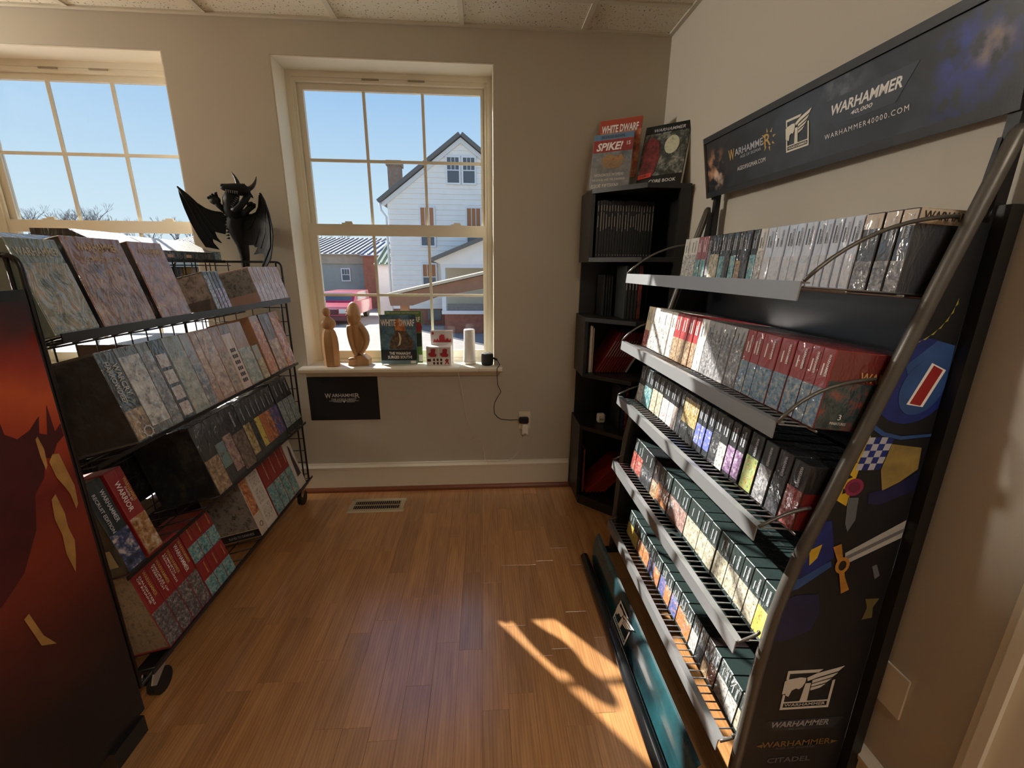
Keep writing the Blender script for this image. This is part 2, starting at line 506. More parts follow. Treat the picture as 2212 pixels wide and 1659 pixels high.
# ceiling: tiles in a grid
ceil = struct(MB().box(XL - .15, XR + .15, YB - .15, D + WT, CEIL + .10, CEIL + .2), 'ceiling', mat('ceiling_void', (120, 115, 105), 0.9))
TS = 0.6096
gx = [XL] + [x for x in [0.5227 - TS * k for k in range(8, -1, -1)] if x > XL + .05] + [XR]
gy = [YB] + [y for y in [2.267 - TS * k for k in range(9, -1, -1)] if y > YB + .05] + [D]
for i in range(len(gx) - 1):
    for j in range(len(gy) - 1):
        if i == 8 and j in (3, 4): continue
        o_ = MB().box(gx[i] + .006, gx[i + 1] - .006, gy[j] + .006, gy[j + 1] - .006, CEIL + .006, CEIL + .024)
        o_.build('ceiling_tile', TILE, ceil)
for x in gx[1:-1]: pbox('ceiling_bar', TBAR, ceil, x - .012, x + .012, YB, D, CEIL - .001, CEIL + .0055)
for j, y in enumerate(gy[1:-1]):
    for i in range(len(gx) - 1):
        if i == 8 and abs(y - gy[4]) < .01: continue
        pbox('ceiling_cross_bar', TBAR, ceil, gx[i] + .0125, gx[i + 1] - .0125, y - .012, y + .012, CEIL - .001, CEIL + .0055)
pbox('ceiling_edge_bar', TBAR, ceil, XL, XR, D - .022, D - .001, CEIL - .003, CEIL + .0055)
pbox('ceiling_edge_bar', TBAR, ceil, XR - .022, XR - .001, YB, D - .023, CEIL - .003, CEIL + .0055)
# unseen ceiling panel added behind the camera as fill light
LM = mat('fill_diffuser', (255, 246, 232), .5, emit=PANEL_STRENGTH)
x0, x1, y0, y1 = gx[8] + .014, gx[9] - .024, gy[3] + .014, gy[5] - .014
e = empty('added_fill_panel', ((x0 + x1) / 2, (y0 + y1) / 2, CEIL + .02), 'unseen fill panel added in the ceiling behind the photographer', 'fill light')
pbox('fill_housing', CREAM, e, x0, x1, y0, y1, CEIL + .012, CEIL + .09)
pbox('fill_frame', CREAM, e, x0, x1, y0, y0 + .02, CEIL - .004, CEIL + .011)
pbox('fill_frame', CREAM, e, x0, x1, y1 - .02, y1, CEIL - .004, CEIL + .011)
pbox('fill_diffuser', LM, e, x0 + .01, x1 - .01, y0 + .022, y1 - .022, CEIL - .002, CEIL + .008)
GM = mat('fill_globe', (255, 250, 242), .4, emit=GLOBE_STRENGTH)  # unseen globe light added to brighten the right wall and room
for (x, y, z, lab) in ((-3.68, 2.352, 2.2, 'unseen globe light added at the far left to brighten the shop'),):
    e = empty('added_fill_globe', (x, y, CEIL), lab, 'pendant lamp')
    MB().ball((x, y, z), .16, .16, .16, 24, 16).build('fill_globe', GM, e, smooth=True)
    MB().lathe([(.05, .155), (.05, .19), (.012, .205)], (x, y, z), 16).build('fill_cap', STEEL, e)
    ptube('fill_cord', RUBBER, e, [(x, y, z + .20), (x, y, CEIL - .02)], .004)
    MB().lathe([(.055, -.025), (.06, -.003)], (x, y, CEIL), 16).build('fill_rose', CREAM, e)

# baseboards: board, cap moulding, brown shoe strip
bb = struct(MB().box(XL, 0.55, D - .016, D - .001, 0.0, 0.15), 'baseboard_back', CREAM)
MB().prism([(D - .001, .15), (D - .020, .15), (D - .022, .165), (D - .012, .178), (D - .009, .188), (D - .001, .188)], 'x', XL, 0.55).build('cap_moulding', CREAM, bb)
MB().prism([(D - .016, .0), (D - .036, .0), (D - .034, .014), (D - .026, .024), (D - .016, .027)], 'x', XL, 0.55).build('shoe_strip', SHOE, bb)
br_ = struct(MB().box(XR - .016, XR - .001, .59, 2.09, 0.0, 0.15), 'baseboard_right', CREAM)
MB().prism([(XR - .001, .15), (XR - .020, .15), (XR - .022, .165), (XR - .012, .178), (XR - .001, .188)], 'y', .59, 2.09).build('cap_moulding', CREAM, br_)
MB().prism([(XR - .016, .0), (XR - .036, .0), (XR - .034, .014), (XR - .016, .027)], 'y', .59, 2.09).build('shoe_strip', SHOE, br_)
# doorway casing on the right wall
t1 = struct(MB().box(XR - .018, XR - .001, .475, .583, 0, 2.1), 'trim_1', CREAM)
pbox('casing_bead', CREAM, t1, XR - .028, XR - .018, .545, .566, 0, 2.1)
d1 = struct(MB().box(XR - .012, XR - .001, -.35, .474, 0, 2.04), 'door_1', mat('door_paint', (206, 190, 168), .5))
pbox('door_panel', mat('door_paint', (206, 190, 168), .5), d1, XR - .017, XR - .0121, -.22, .34, .25, .95)


def make_window(n, x0, x1):
    w = empty('window_%d' % n, ((x0 + x1) / 2, D + .1, Z0), kind='structure')
    FY = 2.672
    # plastered reveal
    pbox('reveal_board', REVEAL, w, x0 + .0005, x0 + .006, D + .001, FY, Z0 + .03, Z1 - .001)
    pbox('reveal_board', REVEAL, w, x1 - .006, x1 - .0005, D + .001, FY, Z0 + .03, Z1 - .001)
    pbox('reveal_head', REVEAL, w, x0 + .007, x1 - .007, D + .001, FY, Z1 - .007, Z1 - .001)
    fr = empty('frame', (x0, FY, Z0), parent=w)
    pbox('frame_stile', CREAM, fr, x0 + .001, x0 + .036, FY, FY + .052, Z0 + .03, Z1 - .001)
    pbox('frame_stile', CREAM, fr, x1 - .036, x1 - .001, FY, FY + .052, Z0 + .03, Z1 - .001)
    pbox('frame_head', CREAM, fr, x0 + .036, x1 - .036, FY, FY + .052, Z1 - .036, Z1 - .001)
    pbox('frame_foot', CREAM, fr, x0 + .036, x1 - .036, FY + .0005, D + WT, Z0 + .0305, Z0 + .045)
    for a, c in ((x0 + .036, x0 + .05), (x1 - .05, x1 - .036)): pbox('side_track', CREAM, fr, a, c, FY + .008, FY + .018, Z0 + .045, Z1 - .036)
    pbox('head_stop', CREAM, fr, x0 + .05, x1 - .05, FY + .003, FY + .027, Z1 - .056, Z1 - .0365)
    for a in (.40, .62): pbox('vent_latch', mat('latch_tan', (150, 140, 118), .5), fr, x0 + a * 1.105 - .04, x0 + a * 1.105 + .05, FY - .002, FY + .004, Z1 - .044, Z1 - .036)  # latches a darker tan than the frame
    zm = 1.588
    # upper sash, outer
    us = empty('upper_sash', (x0, FY + .055, zm), parent=w)
    ya, yb = FY + .028, FY + .051
    gx0, gx1, gz0, gz1 = x0 + .080, x1 - .071, 1.614, 2.300
    pbox('sash_stile', CREAM, us, x0 + .0365, gx0, ya, yb, zm - .02, Z1 - .0365)
    pbox('sash_stile', CREAM, us, gx1, x1 - .0365, ya, yb, zm - .02, Z1 - .0365)
    pbox('sash_rail', CREAM, us, gx0, gx1, ya, yb, gz1, Z1 - .0365)
    pbox('sash_rail', CREAM, us, gx0, gx1, ya, yb, zm - .02, gz0)
    # lower sash, inner
    ls = empty('lower_sash', (x0, FY + .02, Z0), parent=w)
    yc, yd = FY + .003, FY + .0275
    hx0, hx1, hz0, hz1 = x0 + .085, x1 - .064, 0.878, 1.555
    pbox('sash_stile', CREAM, ls, x0 + .050, hx0, yc, yd, Z0 + .046, 1.618)
    pbox('sash_stile', CREAM, ls, hx1, x1 - .050, yc, yd, Z0 + .046, 1.618)
    pbox('sash_rail', CREAM, ls, hx0, hx1, yc, yd, hz1, 1.618)
    pbox('sash_rail', CREAM, ls, hx0, hx1, yc, yd, Z0 + .046, hz0)
    for a in (.235, .80):
        pbox('sash_lock', STEEL if False else CREAM, ls, x0 + a * 1.105 - .03, x0 + a * 1.105 + .03, yc + .002, yd - .002, 1.6185, 1.626)
        pbox('sash_lock', CREAM, ls, x0 + a * 1.105 - .012, x0 + a * 1.105 + .026, yc + .005, yd - .006, 1.6262, 1.634)
    for (sash, a0, a1, c0, c1, ym) in ((us, gx0, gx1, gz0, gz1, FY + .0395), (ls, hx0, hx1, hz0, hz1, FY + .0155)):
        mw = .0075
        zc = (c0 + c1) / 2
        cx = [a0 + (a1 - a0) * k / 3 for k in range(4)]
        for k in (1, 2): pbox('muntin', CREAM, sash, cx[k] - mw, cx[k] + mw, ym - .006, ym + .006, c0, c1)
        for k in range(3):
            l_ = cx[k] + (mw if k else 0); r_ = cx[k + 1] - (mw if k < 2 else 0)
            pbox('muntin_bar', CREAM, sash, l_, r_, ym - .006, ym + .006, zc - mw, zc + mw)
            pbox('glass_pane', GLASS, sash, l_, r_, ym - .0015, ym + .0015, c0, zc - mw)
            pbox('glass_pane', GLASS, sash, l_, r_, ym - .0015, ym + .0015, zc + mw, c1)
    # stool with its nosing and apron moulding
    pbox('window_stool', CREAM, w, x0 + .0005, x1 - .0005, D - .001, FY, Z0 + .002, Z0 + .03)
    MB().prism([(D - .0012, Z0), (D - .070, Z0), (D - .078, Z0 + .008), (D - .078, Z0 + .022), (D - .070, Z0 + .03), (D - .0012, Z0 + .03)], 'x', x0 - .022, x1 + .042).build('stool_nosing', CREAM, w)
    MB().prism([(D - .001, Z0 - .03), (D - .018, Z0 - .03), (D - .030, Z0 - .012), (D - .052, Z0 - .002), (D - .001, Z0 - .002)], 'x', x0 - .002, x1 + .02).build('apron_moulding', CREAM, w)
    return w


make_window(1, *OPEN[0])
make_window(2, *OPEN[1])

# ================================================================== OUTSIDE
GZ = -1.2
ASPH = mat('asphalt', (146, 141, 135), .9, vary=.12, bscale=1.5)
g_ = MB().box(-160, 60, 2.9, 160, GZ - .3, GZ).build('street_ground', ASPH); tag(g_, kind='structure')
hill = MB()
hv = []; hf = []
for i in range(25):
    x = -140 + i * 7
    for j, (y, h) in enumerate(((58, -1.3), (66, 1.0), (76, 3.4), (90, 4.6), (110, 4.2))):
        hv.append((x, y, h + (0.5 * math.sin(i * 1.3) + .3 * math.sin(i * .7 + 1) if j else 0) - max(0, (x + 25) * .06 if x > -25 else 0)))
for i in range(24):
    for j in range(4): hf.append((i * 5 + j, i * 5 + j + 1, i * 5 + j + 6, i * 5 + j + 5))
hill.add(hv, hf); tag(hill.build('hillside', mat('winter_hill', (128, 118, 104), .95, vary=.25, bscale=.4)), kind='structure')

HW = mat('white_siding', (246, 240, 232), .7, vary=.05, bscale=2)
HWH = mat('house_white_trim', (228, 228, 228), .6)
ROOFD = mat('roof_dark_edge', (110, 108, 104), .8)
BRICK = mat('brick_outside', (150, 98, 80), .9, vary=.2, bscale=7)
PANE = mat('dark_pane', (92, 98, 104), .1)
BLIND = mat('orange_blind', (176, 116, 72), .6)


def bwindow(parent, x0, x1, z0, z1, y, blind=False):
    w = empty('house_window', (x0, y, z0), parent=parent)
    t = .07
    pbox('window_trim', HWH, w, x0 - t, x0, y - .06, y, z0 - t, z1 + t); pbox('window_trim', HWH, w, x1, x1 + t, y - .06, y, z0 - t, z1 + t)
    pbox('window_trim', HWH, w, x0, x1, y - .06, y, z1, z1 + t); pbox('window_trim', HWH, w, x0, x1, y - .06, y, z0 - t, z0)
    zm = (z0 + z1) / 2
    pbox('window_pane', BLIND if blind else PANE, w, x0, x1, y - .03, y, zm + .02, z1); pbox('window_pane', PANE, w, x0, x1, y - .03, y, z0, zm - .02)
    pbox('window_rail', HWH, w, x0, x1, y - .05, y, zm - .02, zm + .02)
    for k in (1, 2): pbox('window_bar', HWH, w, x0 + (x1 - x0) * k / 3 - .012, x0 + (x1 - x0) * k / 3 + .012, y - .04, y - .031, zm + .02, z1)
    return w


HX0, HX1, HPX, HPZ, HS, HY = -4.02, 2.36, -0.83, 6.62, 0.756, 20.0
house = empty('white_house', (HPX, HY, GZ), 'white clapboard house with steep gable seen through the right-hand window', 'house')
hz = lambda x: HPZ - HS * abs(x - HPX)
MB().prism([(HX0, GZ), (HX1, GZ), (HX1, hz(HX1)), (HPX, HPZ), (HX0, hz(HX0))], 'y', HY + .02, HY + 9).build('house_body', HW, house)
pbox('foundation', BRICK, house, HX0 - .02, HX1 + .02, HY - .03, HY + .019, GZ, -.46)
z = -.46
while z < HPZ - .12:
    z1_ = min(z + .212, HPZ - .02)

    def xr(zz):
        d_ = min((HPZ - zz) / HS, 3.2)
        return max(HX0, HPX - d_), min(HX1, HPX + d_)
    a0, a1 = xr(z); c0, c1 = xr(z1_)
    MB().hexa([(a0, HY - .035, z), (a1, HY - .035, z), (a1, HY + .019, z), (a0, HY + .019, z), (c0, HY - .01, z1_ - .004), (c1, HY - .01, z1_ - .004), (c1, HY + .019, z1_ - .004), (c0, HY + .019, z1_ - .004)]).build('siding_board', HW, house)
    z += .212
for sgn in (-1, 1):
    xe = HPX + sgn * 3.5
    n_ = Vector((sgn * HS, 0, 1)).normalized() * .14
    p = [(HPX, HY - .3, HPZ + .02), (xe, HY - .3, hz(xe) + .02), (xe, HY + 9.2, hz(xe) + .02), (HPX, HY + 9.2, HPZ + .02)]
    MB().hexa([p[0], p[1], p[2], p[3]] + [tuple(Vector(q) + n_) for q in p]).build('roof_slab', ROOFD, house)
    q0 = (HPX, HPZ - .02); q1 = (xe - sgn * .1, hz(xe - sgn * .1) - .02)
    MB().prism([q0, q1, (q1[0], q1[1] - .2), (q0[0], q0[1] - .2)], 'y', HY - .12, HY - .05).build('barge_board', HWH, house)
ptube('gutter_pipe', HWH, house, [(-4.3, HY - .2, 4.0), (-4.25, HY - .2, 3.7), (-4.08, HY - .1, 3.45), (-4.08, HY - .1, -1.1)], .05)
ch = pbox('chimney', mat('chimney_brick', (152, 128, 112), .9, vary=.2, bscale=5), house, -4.32, -3.74, 22, 22.6, 3.2, 6.05)
pbox('chimney_cap', mat('chimney_brick', (152, 128, 112), .9), ch, -4.38, -3.68, 21.95, 22.65, 5.9, 6.12)
for a in ((-1.42, -.93, 4.86, 5.84), (-.75, -.27, 4.86, 5.84)): bwindow(house, *a, HY - .036)
for a in ((-2.62, -2.07, 2.3, 3.85), (-.62, -.05, 2.3, 3.85), (-2.62, -2.07, .42, 1.49)): bwindow(house, *a, HY - .036, True)
pbox('cellar_window', PANE, house, -2.5, -1.9, HY - .06, HY - .031, -1.0, -.5)
# side porch
po = empty('side_porch', (0, 17, GZ), 'white side porch with low gable roof in front of the house', 'porch')
MB().prism([(-1.87, 1.60), (1.5, 2.98), (4.9, 1.60), (4.9, 1.5), (-1.6, 1.5)], 'y', 17.2, 19.9).build('porch_gable', HW, po)
MB().prism([(-2.0, 1.55), (1.5, 2.98), (1.5, 3.12), (-2.0, 1.69)], 'y', 16.9, 19.9).build('porch_roof', ROOFD, po)
MB().prism([(5.0, 1.55), (1.5, 2.98), (1.5, 3.12), (5.0, 1.69)], 'y', 16.9, 19.9).build('porch_roof', ROOFD, po)
pbox('porch_beam', HWH, po, -1.6, 4.7, 17.2, 17.5, 1.36, 1.5)
for x in (-1.58, 1.5, 4.5): pbox('porch_post', HWH, po, x, x + .16, 17.22, 17.4, -.28, 1.36)
pbox('porch_back_wall', mat('beige_porch', (196, 184, 160), .8), po, -1.5, 4.6, 18.6, 18.7, -.28, 1.36)
pbox('porch_rail', mat('grating_grey', (128, 124, 118), .8, vary=.2, bscale=12), po, -1.38, 4.4, 17.25, 17.35, -.27, -.02)
pbox('porch_deck', HWH, po, -1.6, 4.7, 17.18, 18.6, -.42, -.28)
pbox('porch_base', BRICK, po, -1.5, 4.6, 17.3, 18.55, GZ, -.42)
# brown canopy over the ramp
ca = empty('ramp_canopy', (-.8, 12, GZ), 'brown timber canopy roof with tan top and one visible post', 'canopy')
WOODB = mat('canopy_brown', (150, 108, 84), .85, vary=.12, bscale=4)
MB().prism([(-2.54, .60), (1.3, 1.47), (1.3, 1.05), (-1.2, .60), (-1.9, .36), (-2.5, .35)], 'y', 12, 14.0).build('canopy_fascia', WOODB, ca)
MB().prism([(-2.62, .60), (1.32, 1.49), (1.32, 1.56), (-2.62, .67)], 'y', 11.9, 14.1).build('canopy_roof', mat('tan_shingle', (206, 186, 158), .9, vary=.08, bscale=9), ca)
pbox('canopy_post', mat('post_wood', (176, 122, 88), .8), ca, -2.28, -2.06, 12.2, 12.42, GZ, .36)
pbox('canopy_post', mat('post_wood', (176, 122, 88), .8), ca, .9, 1.12, 12.2, 12.42, GZ, 1.0)
# left-hand buildings
METAL = mat('metal_roof', (188, 184, 182), .4, metal=.3)
MRIB = mat('metal_roof_rib', (120, 112, 108), .5)


def ribbed(parent, name, x0, x1, y0, z0_, y1, z1_, m, mr, step):
    r_ = MB().hexa([(x0, y0, z0_ - .06), (x1, y0, z0_ - .06), (x1, y1, z1_ - .06), (x0, y1, z1_ - .06), (x0, y0, z0_), (x1, y0, z0_), (x1, y1, z1_), (x0, y1, z1_)]).build(name, m, parent)
    k = MB(); x = x0 + .05
    while x < x1 - .05:
        k.hexa([(x, y0 - .01, z0_), (x + .08, y0 - .01, z0_), (x + .08, y1, z1_), (x, y1, z1_), (x, y0 - .01, z0_ + .07), (x + .08, y0 - .01, z0_ + .07), (x + .08, y1, z1_ + .07), (x, y1, z1_ + .07)]); x += step
    q = k.build('roof_rib', mr, r_); q['kind'] = 'stuff'
    return r_


wh = empty('grey_warehouse', (-11, 30, GZ), 'long grey shed with ribbed metal roof behind the red car', 'building')
pbox('shed_wall', mat('grey_green_siding', (160, 164, 156), .8, vary=.06, bscale=3), wh, -22, -7.8, 30, 36.5, GZ, 1.55)
pbox('shed_upper_wall', mat('tan_stone', (176, 164, 144), .9, vary=.12, bscale=4), wh, -22, -7.8, 29.9, 36.6, 1.55, 2.15)
ribbed(wh, 'shed_roof', -22.2, -7.6, 29.7, 2.18, 36.8, 3.55, METAL, MRIB, .36)
bwindow(wh, -9.26, -8.79, .49, 1.2, 29.98)
bh = empty('brick_building', (-6, 28, GZ), 'red brick building between the shed and the white house', 'building')
pbox('brick_wall', BRICK, bh, -7.4, -4.9, 28.2, 33, GZ, 2.03)
ribbed(bh, 'brick_roof', -7.5, -4.7, 28.0, 2.08, 33, 3.1, mat('blue_grey_roof', (150, 154, 168), .5, metal=.2), mat('blue_grey_rib', (118, 122, 138), .5), .4)
gh = empty('green_roof_shed', (-5.2, 24, GZ), 'small white shed with green ribbed roof beside the white house', 'building')
pbox('shed_wall', HW, gh, -5.6, -4.15, 24.2, 27, GZ, 1.5)
ribbed(gh, 'shed_roof', -5.75, -4.1, 24.0, 1.52, 27.2, 2.6, mat('green_roof', (150, 160, 138), .5, metal=.2), mat('green_rib', (84, 104, 84), .5), .3)
# red car, nose towards the window
RED = mat('car_red', (176, 36, 62), .3, coat=.6)
car = empty('red_car', (-7.0, 20, GZ), 'red off-road car parked across the street, nose towards the window', 'car')
cx0, cx1 = -7.9, -6.1
MB().prism([(20.0, -.9), (20.0, -.5), (20.15, -.40), (21.3, -.30), (21.6, -.28), (24.4, -.28), (24.4, -.9)], 'x', cx0, cx1).build('car_body', RED, car)
MB().prism([(21.35, -.28), (21.85, .12), (22.1, .17), (24.2, .17), (24.38, -.28)], 'x', cx0 + .1, cx1 - .1).build('car_cabin', RED, car)
MB().hexa([(cx0 + .2, 21.38, -.26), (cx1 - .2, 21.38, -.26), (cx1 - .2, 21.42, -.27), (cx0 + .2, 21.42, -.27), (cx0 + .26, 21.83, .13), (cx1 - .26, 21.83, .13), (cx1 - .26, 21.88, .12), (cx0 + .26, 21.88, .12)]).build('windscreen', PANE, car)
pbox('side_glass', PANE, car, cx1 - .11, cx1 - .09, 22.0, 23.9, -.2, .1)
pbox('grille', mat('car_grille', (96, 34, 42), .5), car, cx0 + .45, cx1 - .45, 19.96, 20.0, -.74, -.5)
pbox('bumper', mat('car_bumper', (120, 60, 60), .5), car, cx0, cx1, 19.88, 20.0, -1.0, -.82)
for x in (cx0 + .05, cx1 - .37): pbox('headlight', mat('headlight_glass', (226, 220, 210), .15), car, x, x + .32, 19.95, 20.0, -.68, -.5)
for x in (cx0 + .02, cx1 - .22):
    for y in (20.7, 23.6): MB().tube([(x, y, GZ + .33), (x + .2, y, GZ + .33)], .33, 16).build('wheel', RUBBER, car)
# bare trees
BARK = mat('bare_bark', (120, 112, 106), .9)


def tree_mesh(seed, h):
    r = random.Random(seed); mb = MB()

    def grow(p, d, L, rad, lev):
        q = p + d * L
        mb.tube([p, q], [rad, rad * .65], 4 if lev else 6, caps=False)
        if lev >= 5: return
        for k in range(2 if lev < 1 else r.choice((2, 3, 3))):
            nd = (d + Vector((r.uniform(-.75, .75), r.uniform(-.75, .75), r.uniform(-.05, .45)))).normalized()
            grow(p + d * L * r.uniform(.7, 1), nd, L * r.uniform(.6, .78), rad * .6, lev + 1)
    grow(Vector((0, 0, 0)), Vector((0, 0, 1)), h * .3, h * .014, 0)
    return mb


for i, (x, y, h, lab) in enumerate(((-14.2, 45, 8.4, 'taller bare tree behind the metal-roofed shed'), (-15.9, 46, 7.6, 'shorter bare tree left of the tall one behind the shed'))):
    t_ = tree_mesh(i + 3, h).build('bare_tree', BARK, local=True, loc=(x, y, GZ)); tag(t_, lab, 'tree', 'bare trees')
tm = [tree_mesh(20 + i, 9.0).build('bare_tree', BARK, local=True, loc=(0, 72, 2)) for i in range(3)]
rt = random.Random(4)
for i in range(28):
    x = -73 + i * 1.3
    if i < 3: o_ = tm[i]
    else:
        o_ = tm[i % 3].copy(); COL.objects.link(o_)
    o_.location = (x, 70 + rt.uniform(-3, 6), 2.2 + rt.uniform(-.4, .6)); s_ = rt.uniform(.8, 1.15) * (1.0 if i < 16 else .8); o_.scale = (s_, s_, s_)
    o_.rotation_euler = (0, 0, rt.uniform(0, 6))
    tag(o_, '%s bare winter tree from the left on the far hill' % ORD[i], 'tree', 'trees on the hill')

# ================================================================== BOXED STOCK
def gbox(name, label, group, loc, rz, lean, w, h, d, body, pic=None, title=None, cat='box', side=None, extra=None):
    me = chamfer_box(name, -w / 2, w / 2, 0, d, 0, h, min(.0016, w * .06))
    me.materials.append(body)
    ob = bpy.data.objects.new(name, me); COL.objects.link(ob)
    ob.location = loc; ob.rotation_euler = (-lean, 0, rz)
    tag(ob, label, cat, group)
    if pic:
        m, f0, f1 = pic
        MB().box(-w / 2 + .0012, w / 2 - .0012, -.0009, .0004, f0 * h + .002, f1 * h - .001).build('cover_picture', m, ob, local=True)
    if title:
        for (s, m, mode, fz, ln, ht, fx) in title:
            o = Vector((fx * w, -.0011, fz * h))
            if mode == 'v': put_text(ob, s, o, (0, 0, -1), (1, 0, 0), ln, ht, m, bold=.012, name='title_print', world=False)
            else: put_text(ob, s, o, (1, 0, 0), (0, 0, 1), ln, ht, m, bold=.012, name='title_print', world=False)
    if side:
        sg, m, f0, f1 = side
        xa, xb = (w / 2 - .0004, w / 2 + .0009) if sg > 0 else (-w / 2 - .0009, -w / 2 + .0004)
        MB().box(xa, xb, .003, d - .003, f0 * h + .002, f1 * h - .002).build('side_picture', m, ob, local=True)
    return ob


# ink colours
DG, DGR, TEAL, WH, CREAMC, REDC, TAN, GR = (40, 54, 52), (28, 30, 32), (58, 140, 148), (226, 222, 212), (222, 206, 170), (150, 36, 38), (170, 140, 100), (130, 130, 132)
A_WHITE = [(70, 66, 66), (190, 186, 180), (232, 228, 220)]
A_GREY = [(40, 40, 44), (120, 118, 120), (196, 194, 190)]
A_TAN = [(70, 48, 36), (160, 126, 86), (210, 184, 140)]
A_TEAL = [(36, 62, 70), (90, 168, 176), (206, 190, 160)]
A_BLUE = [(40, 52, 70), (92, 132, 160), (190, 170, 130)]
A_RED = [(60, 20, 22), (190, 60, 56), (220, 180, 150)]
A_ORNG = [(80, 40, 24), (226, 132, 50), (90, 110, 150)]
A_YEL = [(120, 60, 40), (230, 206, 60), (200, 150, 120)]
A_PURP = [(60, 40, 66), (138, 96, 146), (206, 200, 206)]
A_GOLD = [(50, 44, 34), (176, 146, 72), (214, 200, 160)]
A_ROYAL = [(200, 196, 190), (72, 92, 200), (120, 130, 190)]
A_BEIGE = [(96, 88, 70), (186, 176, 146), (220, 214, 190)]
A_DARK = [(14, 14, 18), (44, 46, 52), (96, 92, 90)]
A_GREENR = [(52, 84, 44), (160, 180, 90), (190, 70, 50)]
A_PINK = [(88, 58, 58), (170, 128, 118), (206, 176, 158)]
A_PEACH = [(110, 78, 62), (188, 146, 120), (222, 196, 168)]
A_FIRE = [(60, 30, 24), (214, 110, 56), (230, 190, 130)]
A_GLARE = [(168, 174, 184), (206, 212, 220), (222, 204, 206)]  # window glare on the film, painted as pale print colours

# scheme: description, body colour, picture colours, picture extent, title colour
SCH = {
    'white': ('white and grey', WH, A_WHITE, (.0, .62), DIMGREY), 'mauve': ('mauve and teal', (150, 92, 100), A_TEAL, (.0, .5), WHITE),
    'stripe': ('black ribbed', (24, 24, 26), None, None, DIMGREY), 'beige': ('dark with beige picture', DGR, A_BEIGE, (.0, .6), SILVER),
    'tealdark': ('dark with teal picture', (32, 44, 46), A_TEAL, (.0, .55), SILVER), 'dark': ('dark grey', (36, 38, 42), A_DARK, (.0, .6), SILVER),
    'brown': ('dark brown', (44, 34, 32), A_TAN, (.0, .45), SILVER), 'glare': ('pale grey', (208, 217, 231), A_GLARE, (.04, .5), DIMGREY),  # glare boxes carry the window reflection in their pale body colour
    'tanblack': ('dark grey with cream top', (60, 62, 68), A_GREY, (.0, .4), SILVER), 'creamred': ('cream and red', CREAMC, A_RED, (.0, .42), DIMGREY),
    'redtan': ('red and tan', REDC, A_TAN, (.0, .5), WHITE), 'grey': ('plain grey', (150, 148, 146), A_GREY, (.0, .8), DIMGREY),
    'redblue': ('red and blue', (140, 40, 40), A_BLUE, (.0, .52), WHITE), 'darkwhite': ('black with white picture', DGR, A_WHITE, (.0, .5), SILVER),
    'darkred': ('black with red-white picture', DGR, [(180, 50, 46), (220, 214, 206), (120, 110, 110)], (.0, .55), SILVER),
    'gold': ('black with gold picture', DGR, A_GOLD, (.35, .9), SILVER), 'royal': ('black with blue picture', (38, 44, 48), A_ROYAL, (.12, .55), SILVER),
    'purple': ('black with purple picture', DGR, A_PURP, (.05, .55), SILVER), 'greenred': ('black with green picture', DGR, A_GREENR, (.1, .6), SILVER),
    'gred': ('dark green with red picture', DG, A_RED, (.05, .6), SILVER), 'gblack': ('dark green plain', (36, 40, 42), A_DARK, (.0, .5), SILVER),
    'gorange': ('dark green with orange picture', DG, A_ORNG, (.08, .58), SILVER), 'gpink': ('dark green with pinkish picture', DG, A_PINK, (.08, .58), SILVER),
    'gbeige': ('dark green with beige picture', DG, A_BEIGE, (.08, .58), SILVER), 'gyellow': ('dark green with yellow picture', DG, A_YEL, (.06, .55), SILVER),
    'gblue': ('dark green with blue picture', DG, [(60, 60, 70), (90, 110, 190), (226, 140, 60)], (.06, .6), SILVER),
    'gwhite': ('dark green with white picture', DG, A_WHITE, (.06, .6), SILVER),
}


def stock_row(bounds, schemes, x, z, h, d, lean, shelf, group, titles='WARHAMMER', hvar=.0, name='game_box', off=0.0):
    R_ = random.Random(len(bounds) * 7 + int(z * 100))
    for i in range(len(bounds) - 1):
        y1, y0 = bounds[i], bounds[i + 1]
        sc = SCH[schemes[i]]
        w = y1 - y0 - (.004 if schemes[i] in ('glare', 'tanblack') else .0018)
        hh = h * (1 - R_.random() * hvar)
        body = film(sc[1])
        pic = (art(sc[2]), *sc[3]) if sc[2] else None
        ti = None
        if titles and w > .014:
            ti = [(titles, sc[4], 'v', .79, hh * .28, min(.007, w * .22), .22)]
        ob = gbox(name, '%s box, %s from the window on the %s' % (sc[0], ORD[i], shelf), group,
                  (x + R_.random() * .004, (y0 + y1) / 2, z), -math.pi / 2, lean, w, hh, d, body, pic, ti)
        if ti: MB().box(-.2 * w, -.2 * w + min(.003, w * .1), -.0011, .0003, hh * .66, hh * (.8 + .1 * R_.random())).build('title_line', sc[4], ob, local=True)
        if schemes[i] == 'tanblack':
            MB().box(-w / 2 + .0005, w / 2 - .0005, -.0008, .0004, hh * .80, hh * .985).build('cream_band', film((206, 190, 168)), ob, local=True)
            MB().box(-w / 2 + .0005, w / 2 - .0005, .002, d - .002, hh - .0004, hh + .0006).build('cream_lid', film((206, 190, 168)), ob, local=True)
        if schemes[i] == 'stripe':
            for k in range(26): MB().box(-w / 2 + .002, w / 2 - .002, -.0008, .0003, hh * (.15 + .029 * k), hh * (.15 + .029 * k) + .002).build('white_stripe', SILVER, ob, local=True)
    return


# ------------------------------------------------------------------ the big display stand
YN, YF = .79, 1.795
stand = empty('display_stand', (.78, 1.29, 0), 'tall black metal stand with five wire shelves along the right wall', 'display stand')
TPT = [(.0, .640), (.16, .643), (.30, .648), (.456, .653), (.611, .667), (.72, .684), (.823, .711), (1.067, .778), (1.337, .851), (1.547, .911), (1.70, .956)]


